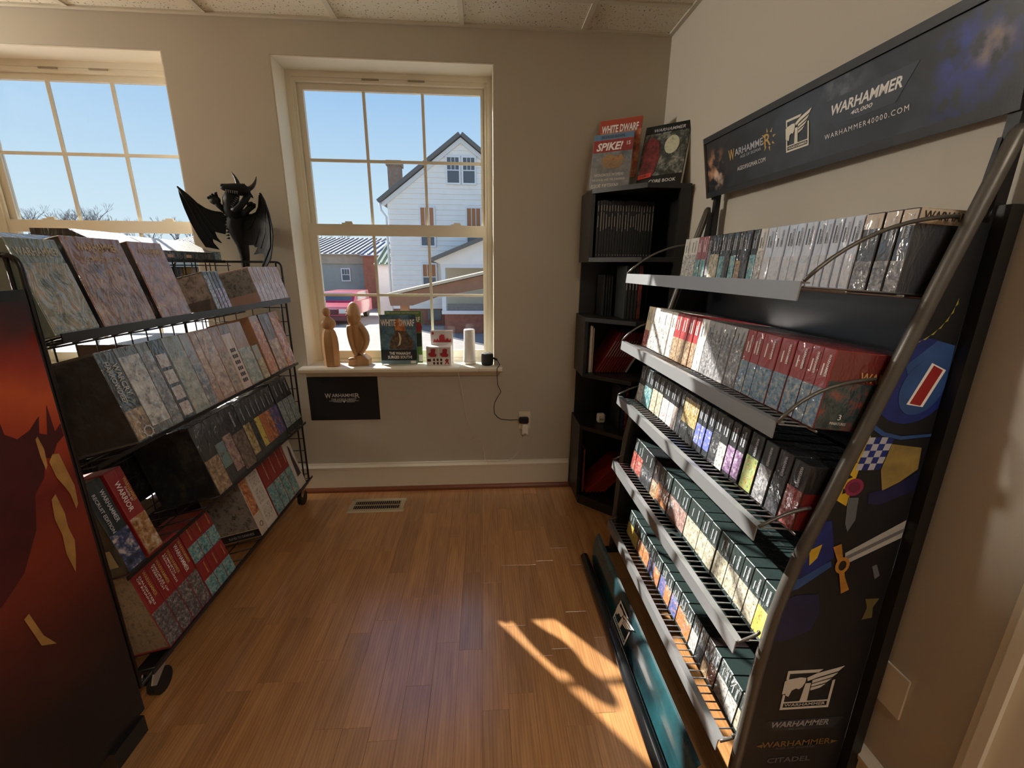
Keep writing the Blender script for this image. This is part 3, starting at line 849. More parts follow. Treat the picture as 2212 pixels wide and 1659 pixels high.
def TX(z):
    z = min(max(z, 0), 1.69)
    for (a, xa), (c, xc) in zip(TPT, TPT[1:]):
        if z <= c: return xa + (xc - xa) * (z - a) / (c - a)


LEANS = [.06, .115, .115, .115, .115]
SHZ = [1.352, 1.070, .823, .507, .187]
for yy in (.767, 1.825):
    ptube('upright_tube', GREYTUBE, stand, [(TX(.02 + .0665 * i), yy, .02 + .0665 * i) for i in range(25)] + [(TX(1.628), yy, 1.628)], [.0135] * 25 + [.008], 14)
    pbox('rear_post', BLACK, stand, .945, .972, yy - .012, yy + .012, .0, 1.50)
    pbox('foot_bar', BLACK, stand, .56 if yy > 1 else .47, .945, yy - .012, yy + .012, .0, .022)
pbox('back_sheet', mat('black_gloss_sheet', (20, 22, 27), .28, spec=.6), stand, .962, .968, .781, 1.811, .03, 1.47)
# side panels with prints
for yy in (.783, 1.808):
    sp_ = MB().prism([(.944, .03), (.944, 1.47)] + [(TX(1.47 - .06 * i) + .006, 1.47 - .06 * i) for i in range(25)], 'y', yy - .004, yy).build('side_panel', mat('black_side_print', (19, 20, 24), .5), stand)
    if yy > 1: continue
    SP = sp_; py = yy - .004
    RT, UP = (1, 0, 0), (0, 0, 1)

    def clip(poly, g):
        out = []
        for i in range(len(poly)):
            p, q = poly[i], poly[(i + 1) % len(poly)]; a, c = g(p), g(q)
            if a >= 0: out.append(p)
            if (a >= 0) != (c >= 0):
                t = a / (a - c); out.append((p[0] + (q[0] - p[0]) * t, p[1] + (q[1] - p[1]) * t))
        return out

    def side_shape(poly, m, lift=.0006, nm='printed_shape'):
        poly = clip(clip(poly, lambda p: p[0] - TX(p[1]) - .008), lambda p: .942 - p[0])
        if len(poly) < 3: return None
        return flat_poly(SP, nm, poly, (0, py, 0), RT, UP, m, lift=lift, thick=.0004)
    BL1 = mat('print_royal_blue', (22, 38, 108), .5, vary=.35, bscale=22); BL2 = mat('print_sky_blue', (42, 74, 128), .5, vary=.25, bscale=25)
    BL3 = mat('print_navy', (24, 26, 64), .5, vary=.4, bscale=16)
    cr = lambda p: [(min(a, .942), max(c, .04)) if True else 0 for a, c in p]
    side_shape(cr(ellipse(.875, 1.165, .085, .09)), BL1, .0004)
    side_shape([(.845, 1.20), (.90, 1.25), (.94, 1.24), (.942, 1.19), (.90, 1.20), (.86, 1.17)], BL2, .0008)
    side_shape(cr(ellipse(.895, 1.155, .047, .062, rot=-.35)), BL2, .0012)
    side_shape([(.868, 1.118), (.905, 1.112), (.934, 1.19), (.90, 1.205)], WHITE, .0016, 'printed_stripe')
    side_shape([(.874, 1.12), (.899, 1.115), (.927, 1.19), (.905, 1.2)], mat('print_red', (146, 30, 32), .5), .002, 'printed_stripe')
    side_shape([(.80, 1.07), (.83, 1.05), (.875, 1.04), (.942, 1.046), (.942, 1.052), (.875, 1.048), (.835, 1.058), (.805, 1.078)], BL2, .002)
    for k in range(7):
        t_ = -1.25 + k * .17
        side_shape([(.82 + .10 * math.cos(t_), 1.34 + .10 * math.sin(t_)), (.82 + .1035 * math.cos(t_ + .05), 1.34 + .1035 * math.sin(t_ + .05)), (.82 + .10 * math.cos(t_ + .16), 1.34 + .10 * math.sin(t_ + .16))], mat('print_dull_yellow', (150, 140, 60), .5), nm='printed_arc')
    YEL = mat('print_yellow', (196, 160, 40), .5, vary=.2, bscale=30)
    side_shape([(.785, 1.05), (.808, 1.05), (.79, .885), (.765, .90)], YEL)
    for k in range(4):
        zk = .915 + .035 * k
        side_shape([(.774 + .0028 * k, zk), (.787 + .0028 * k, zk + .005), (.774 + .0028 * k, zk + .014)], BLACK, .0012, 'printed_notch')
    for i in range(4):
        for j in range(5):
            side_shape([(.806 + i * .014 - j * .003, 1.046 - j * .015), (.820 + i * .014 - j * .003, 1.046 - j * .015), (.817 + i * .014 - j * .003, 1.031 - j * .015), (.803 + i * .014 - j * .003, 1.031 - j * .015)], BL1 if (i + j) % 2 else mat('print_pale', (170, 172, 180), .5), .0008, 'printed_check')
    side_shape([(.86, 1.03), (.93, 1.02), (.935, .97), (.90, .94), (.865, .92), (.85, .97)], mat('print_bone', (142, 120, 66), .5, vary=.3, bscale=30))
    side_shape([(.835, .915), (.88, .925), (.942, .965), (.942, .92), (.87, .885), (.84, .89)], BL3)
    side_shape(ellipse(.798, .931, .021, .021, 20), mat('print_seal', (130, 36, 72), .5), .0014, 'printed_seal')
    side_shape(ellipse(.798, .931, .013, .013, 16), mat('print_seal_dark', (100, 26, 56), .5), .002, 'printed_seal')
    side_shape([(.79, .905), (.815, .905), (.82, .85), (.808, .82), (.798, .84)], mat('print_grey_strip', (92, 96, 100), .5))
    # sword
    side_shape([(.822, .735), (.942, .80), (.942, .845), (.815, .765)], mat('print_steel', (168, 166, 160), .5, vary=.1, bscale=30), .0012, 'printed_blade')
    side_shape([(.82, .747), (.942, .815), (.942, .825), (.819, .757)], mat('print_steel_dark', (104, 104, 106), .5), .0018, 'printed_groove')
    GO = mat('print_gold', (170, 116, 44), .5, vary=.2, bscale=40)
    side_shape([(.782, .782), (.80, .79), (.828, .70), (.846, .665), (.828, .655), (.815, .70), (.80, .745)], GO, .002, 'printed_guard')
    side_shape(ellipse(.814, .733, .017, .022, 18), GO, .0026, 'printed_guard')
    side_shape(ellipse(.814, .733, .009, .013, 14), BLACK, .0032, 'printed_guard')
    side_shape([(.70, .80), (.735, .845), (.765, .85), (.782, .79), (.79, .755), (.74, .70), (.68, .66)], BL1)
    side_shape([(.66, .69), (.72, .70), (.785, .745), (.79, .73), (.72, .672), (.655, .655)], BL2, .0009)
    side_shape([(.728, .775), (.755, .79), (.75, .755), (.735, .735)], YEL, .0012)
    side_shape([(.66, .62), (.72, .655), (.775, .655), (.79, .60), (.775, .55), (.72, .525), (.65, .52)], BL3)
    side_shape([(.89, .725), (.90, .73), (.915, .70), (.905, .69)], mat('print_grey_strip', (92, 96, 100), .5))
    side_shape([(.895, .635), (.93, .635), (.92, .61), (.925, .58), (.90, .575), (.905, .61)], mat('print_dull_gold', (96, 84, 46), .5))
    put_logo(SP, (.742, py, .305), RT, UP, .13, .125, mat('print_offwhite', (206, 200, 190), .5))
    side_shape([(.715, .268), (.925, .268), (.90, .232), (.742, .232)], mat('print_slate', (40, 44, 50), .5), .0004, 'printed_plate')
    put_text(SP, 'WARHAMMER', (.808, py, .254), RT, UP, .155, .019, mat('print_midgrey', (150, 150, 152), .5), bold=.02, shear=.2)
    put_text(SP, '40,000', (.800, py, .236), RT, UP, .045, .008, DIMGREY, shear=.2)
    put_text(SP, 'WARHAMMER', (.810, py, .186), RT, UP, .19, .02, DIMGOLD, bold=.015)
    put_text(SP, 'AGE OF SIGMAR', (.810, py, .170), RT, UP, .11, .007, DIMGREY)
    side_shape([(.70, .183), (.718, .188), (.718, .176)], DIMGOLD); side_shape([(.925, .183), (.907, .188), (.907, .176)], DIMGOLD)
    put_text(SP, 'CITADEL', (.80, py, .128), RT, UP, .12, .018, DIMGREY, bold=.015)

# shelves
wire_me = MB().tube([(0, 0, 0), (.335, 0, 0)], .0021, 5).build('wire', WIREGREY)
WM = wire_me.data; bpy.data.objects.remove(wire_me)
LIPX = .605
for k, z in enumerate(SHZ):
    ln = LEANS[k]
    sh = empty('wire_shelf', (LIPX, (YN + YF) / 2, z), parent=stand)
    MB().prism([(LIPX - .006, z - .026), (LIPX - .003, z - .026), (LIPX, z + .008), (LIPX + .016, z + .006), (LIPX + .016, z + .009), (LIPX - .003, z + .011)], 'y', YN, YF).build('shelf_lip', GREYLIP, sh)
    n = 41
    for i in range(n):
        o_ = bpy.data.objects.new('wire', WM); COL.objects.link(o_); o_.parent = sh
        yy = YN + .012 + (YF - YN - .024) * i / (n - 1)
        o_.location = Vector((LIPX + .012, yy, z)) - ORG[sh.name]; o_.rotation_euler = (0, ln, 0)
    for f in (.08, .2, .33):
        ptube('cross_rod', WIREGREY, sh, [(LIPX + .012 + f, YN, z - math.tan(ln) * f - .005), (LIPX + .012 + f, YF, z - math.tan(ln) * f - .005)], .003)
    ze = z + (.13, .10, .055, .04, .03)[k]
    for yy in (YN - .004, YF + .004):
        ptube('side_arm', GREYTUBE, sh, arc((LIPX, yy, z + .012), (LIPX + .06 + .05 * (k == 0), yy, ze - .005), (TX(ze) - .01, yy, ze), 10), .004, 7)
# wooden floor strip seen below is the floor itself; foot tube and kick panel
ptube('foot_tube', mat('kick_tube', (58, 60, 64), .25, metal=.6), stand, [(.487, .775, .021), (.487, 1.765, .021)], .019, 14)
kp = MB()
prof = [(.512, .012), (.520, .045), (.532, .085), (.548, .125), (.556, .132)]
ys_ = [.778] + [.83 + .09 * i for i in range(10)] + [1.69, 1.73, 1.76, 1.778, 1.786]


def pprof(f):
    q = f * (len(prof) - 1); a = min(int(q), len(prof) - 2); t = q - a
    return (prof[a][0] * (1 - t) + prof[a + 1][0] * t, prof[a][1] * (1 - t) + prof[a + 1][1] * t)


vs, fs = [], []
for i, y in enumerate(ys_):
    t_ = min(max((y - 1.66) / .128, 0), 1)
    f0 = (1 - math.sqrt(1 - t_ * t_)) * .97
    for q in range(len(prof)):
        x, z = pprof(f0 + (1 - f0) * q / (len(prof) - 1)); vs.append((x, y, z))
m_ = len(prof)
for i in range(len(ys_) - 1):
    for j in range(m_ - 1): fs.append((i * m_ + j, (i + 1) * m_ + j, (i + 1) * m_ + j + 1, i * m_ + j + 1))
nb = len(vs); vs += [(x + .004, y, z) for x, y, z in vs]
fs += [tuple(reversed([q + nb for q in f])) for f in fs]
kp.add(vs, fs)
kmat, kt, kp_ = nmat('kick_panel_print')
kn = kt.nodes.new('ShaderNodeTexNoise'); kn.inputs['Scale'].default_value = 4.5; kn.inputs['Detail'].default_value = 5
kc = kt.nodes.new('ShaderNodeTexCoord'); kr = kt.nodes.new('ShaderNodeValToRGB')
kr.color_ramp.elements[0].position = .35; kr.color_ramp.elements[0].color = lin((18, 24, 28)); kr.color_ramp.elements[1].position = .66; kr.color_ramp.elements[1].color = lin((38, 86, 92))
kt.links.new(kc.outputs['Object'], kn.inputs['Vector']); kt.links.new(kn.outputs['Fac'], kr.inputs[0]); kt.links.new(kr.outputs[0], kp_.inputs['Base Color'])
kp_.inputs['Roughness'].default_value = .22; kp_.inputs['Coat Weight'].default_value = .6
KP = kp.build('kick_panel', kmat, stand, smooth=True)
put_logo(KP, (.5125, 1.375, .030), (0, -1, 0), (.30, 0, .95), .135, .085, WHITE)

# header sign
HU = Vector((.04, -1.05, 0)).normalized(); P0 = Vector((.926, 1.80, 1.664)); HV = Vector((.885 - .926, 0, .21)); HV = (HV - HU * HV.dot(HU)).normalized(); HN = HU.cross(HV)
hd = empty('header_sign', P0, parent=stand)


def hpt(u, v, n=0): return tuple(P0 + HU * u + HV * v + HN * n)


def hslab(name, u0, u1, v0, v1, n0, n1, m):
    return MB().hexa([hpt(u0, v0, n0), hpt(u1, v0, n0), hpt(u1, v0, n1), hpt(u0, v0, n1), hpt(u0, v1, n0), hpt(u1, v1, n0), hpt(u1, v1, n1), hpt(u0, v1, n1)]).build(name, m, hd)


hmat, ht_, hp_ = nmat('header_print')
hc = ht_.nodes.new('ShaderNodeTexCoord'); hn1 = ht_.nodes.new('ShaderNodeTexNoise'); hn1.inputs['Scale'].default_value = 7; hn1.inputs['Detail'].default_value = 6; hn1.inputs['Distortion'].default_value = 1
hr = ht_.nodes.new('ShaderNodeValToRGB'); he = hr.color_ramp.elements
he[0].position = .38; he[0].color = lin((12, 14, 19)); he[1].position = .74; he[1].color = lin((46, 51, 60))
ht_.links.new(hc.outputs['Object'], hn1.inputs['Vector']); ht_.links.new(hn1.outputs['Fac'], hr.inputs[0]); hprev = hr.outputs[0]
# soft clouds of colour in the print where the sign carries painted figures
for (u_, v_, rad, col_) in ((.045, .10, .085, (206, 150, 112)), (.055, .055, .05, (220, 200, 180)), (.92, .12, .10, (52, 64, 150)), (.90, .05, .08, (40, 46, 110)), (.945, .125, .045, (150, 132, 104)), (.62, .165, .09, (92, 96, 104))):
    cpos = HU * u_ + HV * v_
    hs_ = ht_.nodes.new('ShaderNodeVectorMath'); hs_.operation = 'DISTANCE'; hs_.inputs[1].default_value = cpos; ht_.links.new(hc.outputs['Object'], hs_.inputs[0])
    hm_ = ht_.nodes.new('ShaderNodeMapRange'); hm_.interpolation_type = 'SMOOTHSTEP'; hm_.inputs[1].default_value = rad; hm_.inputs[2].default_value = rad * .25; hm_.inputs[3].default_value = 0; hm_.inputs[4].default_value = 1
    ht_.links.new(hs_.outputs['Value'], hm_.inputs[0])
    hn2 = ht_.nodes.new('ShaderNodeTexNoise'); hn2.inputs['Scale'].default_value = 26; hn2.inputs['Detail'].default_value = 4; ht_.links.new(hc.outputs['Object'], hn2.inputs['Vector'])
    hm2 = ht_.nodes.new('ShaderNodeMapRange'); hm2.inputs[1].default_value = .42; hm2.inputs[2].default_value = .62; ht_.links.new(hn2.outputs['Fac'], hm2.inputs[0])
    hmu = ht_.nodes.new('ShaderNodeMath'); hmu.operation = 'MULTIPLY'; ht_.links.new(hm_.outputs[0], hmu.inputs[0]); ht_.links.new(hm2.outputs[0], hmu.inputs[1])
    hx_ = ht_.nodes.new('ShaderNodeMix'); hx_.data_type = 'RGBA'; ht_.links.new(hmu.outputs[0], hx_.inputs[0]); ht_.links.new(hprev, hx_.inputs[6]); hx_.inputs[7].default_value = lin(col_)
    hprev = hx_.outputs[2]
ht_.links.new(hprev, hp_.inputs['Base Color'])
hp_.inputs['Roughness'].default_value = .33; hp_.inputs['Specular IOR Level'].default_value = .6
hslab('sign_board', -.018, 1.075, 0, .216, -.012, 0, BLACK)
hslab('sign_face', -.010, 1.07, .019, .197, .0002, .0022, hmat)
hslab('sign_rail', -.018, 1.075, .198, .218, .0002, .009, BLACK); hslab('sign_rail', -.018, 1.075, -.002, .0185, .0002, .009, BLACK)
hslab('sign_end', -.021, -.0182, -.002, .218, -.012, .009, mat('sign_end_grey', (120, 116, 108), .5))


def hshape(poly, m, lift=.0026, nm='printed_shape'):
    return flat_poly(hd, nm, poly, P0, HU, HV, m, lift=lift, thick=.0004)


def htext(s, u, v, L, H, m, **k): return put_text(hd, s, Vector(hpt(u, v)), HU, HV, L, H, m, lift=.0032, **k)


hshape([(.548, .152), (.815, .152), (.765, .088), (.60, .088), (.585, .1), (.575, .128)], mat('print_plate', (46, 52, 62), .4))
htext('WARHAMMER', .684, .126, .19, .024, WHITE, bold=.025, shear=.25)
htext('40,000', .678, .102, .06, .011, WHITE, bold=.01, shear=.25)
htext('WARHAMMER40000.COM', .683, .068, .23, .012, WHITE, spacing=1.25)
put_logo(hd, tuple(Vector(hpt(.425, .064, .0022))), HU, HV, .088, .088, mat('print_cream_white', (232, 226, 206), .45))
htext('W', .150, .122, .034, .036, GOLD, bold=.01); htext('ARHAMME', .245, .124, .15, .022, SILVER, bold=.01); htext('R', .342, .122, .03, .036, GOLD, bold=.01)
htext('AGE OF SIGMAR', .255, .104, .11, .009, SILVER)
for t_ in range(8):
    a_ = t_ * math.pi / 4 + .2
    hshape([(.345 + .022 * math.cos(a_ - .16), .122 + .022 * math.sin(a_ - .16)), (.345 + .036 * math.cos(a_), .122 + .036 * math.sin(a_)), (.345 + .022 * math.cos(a_ + .16), .122 + .022 * math.sin(a_ + .16))], GOLD, nm='printed_ray')
htext('AGEOFSIGMAR.COM', .256, .068, .148, .013, WHITE)
for yy in (1.80, .79):
    hb = MB().hexa([(.935, yy - .012, 1.655), (.96, yy - .012, 1.655), (.96, yy + .012, 1.655), (.935, yy + .012, 1.655), (.93, yy - .012, 1.70), (.955, yy - .012, 1.70), (.955, yy + .012, 1.70), (.93, yy + .012, 1.70)])
    hb.build('sign_clip', BLACK, hd)
    MB().prism([(.938, 1.46), (.962, 1.46), (.962, 1.70), (.944, 1.70)], 'y', yy - .011, yy + .011).build('sign_post', BLACK, hd)
    MB().prism([(TX(1.56), 1.50), (.962, 1.46), (.962, 1.56), (TX(1.6), 1.615)], 'y', yy - .004, yy + .004).build('post_gusset', BLACK, hd)

# ------------------------------------------------------------------ stock on the stand
r1 = [1.751, 1.694, 1.637, 1.599, 1.561, 1.537, 1.476, 1.442, 1.407, 1.374, 1.342, 1.304, 1.271, 1.238, 1.202, 1.153, 1.119, 1.085, 1.049, 1.019, .998, .970, .945, .915, .870, .833, .799]
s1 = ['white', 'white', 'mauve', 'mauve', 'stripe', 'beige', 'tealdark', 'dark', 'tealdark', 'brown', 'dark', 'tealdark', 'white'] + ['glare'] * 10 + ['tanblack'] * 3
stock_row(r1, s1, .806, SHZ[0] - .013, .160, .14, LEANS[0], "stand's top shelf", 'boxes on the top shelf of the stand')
r2_ = [1.784, 1.731, 1.671, 1.614, 1.546, 1.505, 1.456, 1.405, 1.364, 1.331, 1.282, 1.249, 1.188, 1.139, 1.085, 1.049, 1.014, .951, .902, .855, .822, .788]
s2_ = ['creamred', 'white', 'white', 'white', 'white', 'redtan', 'redtan', 'redtan', 'redtan', 'white', 'grey', 'grey', 'grey', 'grey', 'redblue', 'redblue', 'redblue', 'redblue', 'redblue', 'redblue', 'redblue']
stock_row(r2_, s2_, .684, SHZ[1] - .006, .168, .235, LEANS[1], "stand's second shelf", 'boxes on the second shelf of the stand', titles='WARHAMMER')
r3_ = [1.790, 1.728, 1.683, 1.641, 1.588, 1.541, 1.481, 1.434, 1.400, 1.367, 1.316, 1.263, 1.232, 1.204, 1.168, 1.123, 1.082, 1.045, 1.010]
s3_ = ['darkwhite', 'tealdark', 'tealdark', 'beige', 'beige', 'darkred', 'darkred', 'darkred', 'dark', 'gold', 'gold', 'royal', 'royal', 'royal', 'dark', 'darkwhite', 'purple', 'purple']
stock_row(r3_, s3_, .684, SHZ[2] - .006, .158, .20, LEANS[2], "stand's third shelf", 'boxes on the third shelf of the stand')
for (ya, yb, dsc, body, pc, ln, xx) in ((1.004, .952, 'black and green, nineteenth', DGR, A_GREENR, .115, .690), (.946, .897, 'grey, twentieth', (52, 58, 60), A_GREY, .115, .688), (.893, .846, 'dark battle-picture, twenty-first', (40, 40, 44), A_DARK, .115, .688), (.842, .792, 'red and black, last', (30, 30, 32), [(120, 24, 26), (180, 40, 40), (200, 190, 180)], .115, .686)):
    w = ya - yb - .003
    gbox('game_box', '%s from the window on the stand\'s third shelf' % (dsc + ' box' if False else dsc.replace(',', ' box,')), 'boxes on the third shelf of the stand', (xx, (ya + yb) / 2, SHZ[2] - .006), -math.pi / 2, ln, w, .158, .20, film(body), (art(pc), .0, .6), [('WARHAMMER', SILVER, 'v', .78, .05, .009, .1)], side=(1, film((110, 26, 26)) if 'red' in dsc else film(DGR), 0, .6))
r4_ = [1.744, 1.700, 1.630, 1.515, 1.458, 1.411, 1.358, 1.277, 1.221, 1.134, 1.086, 1.037, .976, .921, .879, .836, .795]
s4_ = ['gred', 'gred', 'gblack', 'brown', 'gorange', 'gorange', 'gpink', 'gpink', 'gbeige', 'gbeige', 'gbeige', 'gbeige', 'gbeige', 'gbeige', 'gbeige', 'gyellow']
stock_row(r4_, s4_, .667, SHZ[3] - .006, .152, .118, LEANS[3], "stand's fourth shelf", 'front boxes on the fourth shelf of the stand')
rb = random.Random(3)
y = 1.74; i = 0
while y > .84:
    w = rb.choice((.05, .06, .075))
    if y - w < .79: w = y - .792
    o_ = gbox('game_box', 'dark green box in the rear row, %s from the window, stand\'s fourth shelf' % ORD[i], 'rear boxes on the fourth shelf of the stand', (.667 + .121 * math.cos(.115) + .001, y - w / 2, SHZ[3] - .006 - .121 * math.sin(.115)), -math.pi / 2, .115, w - .002, .150, .118, film(DG))
    for q in range(2): put_text(o_, 'WARHAMMER', (0, .035 + .04 * q, .1502), (1, 0, 0), (0, 1, 0), w * .7, .008, DIMGREY, name='title_print', world=False, lift=.0008)
    y -= w; i += 1
r5_ = [1.712, 1.638, 1.578, 1.511, 1.451, 1.394, 1.341, 1.291, 1.243, 1.189, 1.138, 1.090, 1.046, 1.006, .969, .932, .877, .830, .795]
s5_ = ['gyellow', 'gyellow', 'gorange', 'gorange', 'gblue', 'gorange', 'gblue', 'gorange', 'gblue', 'gorange', 'gorange', 'gwhite', 'gblack', 'brown', 'gorange', 'gwhite', 'gwhite', 'gbeige']
stock_row(r5_, s5_, .662, SHZ[4] - .006, .125, .16, LEANS[4], "stand's bottom shelf", 'boxes on the bottom shelf of the stand')
# big print on the near faces of two end boxes
for ob in [o_ for o_ in COL.objects if o_.get('label', '').startswith('dark grey with cream top box, twenty-sixth')]:
    hw = max(v.co.x for v in ob.data.vertices)
    put_text(ob, 'WARHAMMER', (hw + .001, .075, .147), (0, 1, 0), (0, 0, 1), .13, .016, mat('dark_ink', (60, 44, 36), .5), bold=.01, world=False, name='title_print', lift=.001)
    MB().box(hw - .0004, hw + .0009, .003, .137, .132, .159).build('cream_side_band', film((206, 190, 168)), ob, local=True)
for ob in [o_ for o_ in COL.objects if o_.get('label', '').startswith('red and blue box, twenty-first')]:
    w = 2 * max(v.co.x for v in ob.data.vertices)
    MB().box(w / 2 - .0004, w / 2 + .0009, .002, .233, .105, .166).build('red_side_band', film((110, 36, 32)), ob, local=True)
    MB().box(w / 2 - .0004, w / 2 + .0009, .002, .233, .002, .104).build('side_picture', art([(20, 26, 28), (40, 70, 74), (150, 60, 40)], 26), ob, local=True)
    put_text(ob, 'WARHAMMER', (w / 2 + .001, .14, .118), (0, 1, 0), (0, 0, 1), .15, .02, GOLD, bold=.015, world=False, name='title_print', lift=.001)
    put_text(ob, '3', (w / 2 + .001, .05, .03), (0, 1, 0), (0, 0, 1), .007, .012, WHITE, world=False, name='title_print', lift=.001)
    put_text(ob, 'MINIATURES', (w / 2 + .001, .05, .016), (0, 1, 0), (0, 0, 1), .036, .006, WHITE, world=False, name='title_print', lift=.001)

# ================================================================== LEFT WIRE RACK
FX, NY, FY_, RH = -1.060, 1.093, 2.420, 1.402
rack = empty('wire_rack', (-1.3, 1.75, 0), 'black wire display rack on castors under the left-hand window', 'display rack')
for y in (NY, FY_):
    ef = empty('end_frame', (FX, y, .13), parent=rack)
    for x in (FX, -1.60):
        sg = 1 if x == FX else -1
        ptube('post', BLACKWIRE, ef, [(x, y, .13), (x, y, RH - .03)] + arc((x, y, RH - .03), (x, y, RH), (x - sg * .03, y, RH), 5)[1:], .0055)
    ptube('top_rail', BLACKWIRE, ef, [(FX - .03, y, RH), (-1.57, y, RH)], .0055)
    ptube('inner_post', BLACKWIRE, ef, [(FX - .027, y, .13), (FX - .027, y, RH - .004)], .0045)
    for i in range(16): ptube('rung', BLACKWIRE, ef, [(FX, y + .003, .17 + i * .0765), (-1.60, y + .003, .17 + i * .0765)], .0025, 6)
    for i in range(1, 6): ptube('grid_upright', BLACKWIRE, ef, [(FX - .09 * i, y - .002, .14), (FX - .09 * i, y - .002, RH)], .0025, 6)
mg = empty('middle_grid', (-1.315, 1.75, .13), parent=rack)
for i in range(17): ptube('grid_bar', BLACKWIRE, mg, [(-1.318, NY, .15 + i * .077), (-1.318, FY_, .15 + i * .077)], .0025, 6)
for i in range(17): ptube('grid_upright', BLACKWIRE, mg, [(-1.322, NY + .075 * i, .14), (-1.322, NY + .075 * i, RH)], .0025, 6)
SL = .25                       # shelves and stock lean back by this angle
LZ = [1.213, .862, .512, .170]
for k, z in enumerate(LZ):
    sh = empty('rack_shelf', (FX, 1.75, z), parent=rack)
    zt = z + .012
    zb_ = z - (.018 if k == 0 else .006)
    MB().prism([(-1.026, zb_), (-1.0225, zb_), (-1.0225, z + .006), (-1.026, z + .006)], 'y', NY + .012, FY_ - .03).build('front_bar', BLACKWIRE, sh)
    for i in range(18):
        y = NY + .035 + i * .0735
        ptube('shelf_wire', BLACKWIRE, sh, [(-1.028, y, z - .002), (-1.028 - .27 * math.cos(SL), y, z - .002 - .27 * math.sin(SL))], .0025, 6)
    for f in (.13, .26): ptube('shelf_rod', BLACKWIRE, sh, [(-1.028 - f * math.cos(SL), NY, z - .007 - f * math.sin(SL)), (-1.028 - f * math.cos(SL), FY_, z - .007 - f * math.sin(SL))], .003, 6)
for (x, y) in ((FX - .03, NY + .10), (FX - .03, FY_ - .05), (-1.57, NY + .10), (-1.57, FY_ - .05)):
    cs = empty('castor', (x, y, 0), parent=rack)
    MB().tube([(x - .012, y, .042), (x + .012, y, .042)], .042, 20).build('castor_wheel', RUBBER, cs, smooth=False)
    MB().prism([(y - .035, .06), (y + .02, .10), (y + .035, .115), (y - .03, .115), (y - .05, .075)], 'x', x + .014, x + .019).build('castor_fork', STEEL, cs)
    MB().prism([(y - .035, .06), (y + .02, .10), (y + .035, .115), (y - .03, .115), (y - .05, .075)], 'x', x - .019, x - .014).build('castor_fork', STEEL, cs)
    pbox('castor_plate', BLACKWIRE, cs, x - .03, x + .03, y - .045, y + .045, .116, .128)
for x in (FX, -1.60): ptube('base_rail', BLACKWIRE, rack, [(x, NY, .134), (x, FY_, .134)], .006)
for y in (NY + .02, FY_ - .02): ptube('base_rail', BLACKWIRE, rack, [(FX, y, .134), (-1.60, y, .134)], .006)

LG = 'boxes on the wire rack'


def lbox(label, y0, y1, z, h, d, body, pic=None, title=None, x=-1.030, lean=SL, side=None, name='game_box', cat='box', grp=LG):
    return gbox(name, label, grp, (x, (y0 + y1) / 2, z + .002), math.pi / 2, lean, y1 - y0 - .002, h, d, body, pic, title, cat=cat, side=side)


# top shelf
PINKW = film((150, 116, 104)); INK = mat('pale_gold_ink', (206, 180, 140), .5)
ob = lbox('large pale teal box, nearest the red panel on the rack\'s top shelf', 1.098, 1.225, LZ[0], .235, .07, film((120, 130, 120)), (art([(70, 84, 80), (150, 150, 130), (190, 150, 120)], 18), .02, .75), [('WARHAMMER', mat('pale_ink', (196, 194, 176), .5), 'h', .86, .11, .02, 0)])
ob = lbox('large brown box lettered COMBAT PATROL on the rack\'s top shelf', 1.24, 1.432, LZ[0], .248, .065, film((146, 110, 96)), (art([(96, 74, 60), (160, 116, 96), (190, 150, 116)], 16), .02, .70), [('WARHAMMER', INK, 'h', .885, .135, .022, .02), ('40,000', INK, 'h', .825, .045, .009, .02), ('COMBAT PATROL', INK, 'h', .755, .125, .014, .04)], side=(-1, film((24, 24, 30)), 0, 1))
ob = lbox('large pink-brown box beside the COMBAT PATROL box on the rack', 1.458, 1.603, LZ[0], .246, .065, film((158, 116, 104)), (art([(110, 80, 62), (176, 118, 106), (196, 156, 112)], 16), .02, .74), [('WARHAMMER', INK, 'h', .88, .105, .02, .05), ('40,000', INK, 'h', .82, .035, .008, .05)], side=(-1, film((24, 24, 30)), 0, 1))
A_MINI = [(26, 26, 28), (128, 128, 126), (150, 150, 146)]
lbox('dark box with grey picture, left end of the small boxes on top shelf', 1.755, 1.785, LZ[0], .150, .13, film((60, 62, 62)), (art(A_GREY), 0, .9), side=(-1, art(A_MINI, 26), .3, .97))
for i, (a, c, cc) in enumerate(((1.787, 1.808, (84, 86, 82)), (1.809, 1.832, (52, 58, 54)), (1.833, 1.858, (60, 54, 60)))):
    lbox('%s of three thin dark boxes left of the pink spines' % ORD[i], a, c, LZ[0], .150, .13, film(cc), (art(A_PURP, 50), 0, .55))
pb = [2.098, 2.136, 2.174, 2.212, 2.252, 2.298, 2.345, 2.392]
for i in range(7):
    lbox('pale pink spine, %s of seven at the far end of the top shelf' % ORD[i], pb[i], pb[i + 1], LZ[0] + .004, .165, .20, film((176, 146, 140)), (art([(150, 110, 106), (186, 150, 144), (206, 176, 166)], 40), .03, .5), [('WARHAMMER', mat('pale_ink', (196, 194, 176), .5), 'v', .72, .06, .008, 0)], side=(-1, art(A_MINI, 30), .28, .97) if i == 0 else None)
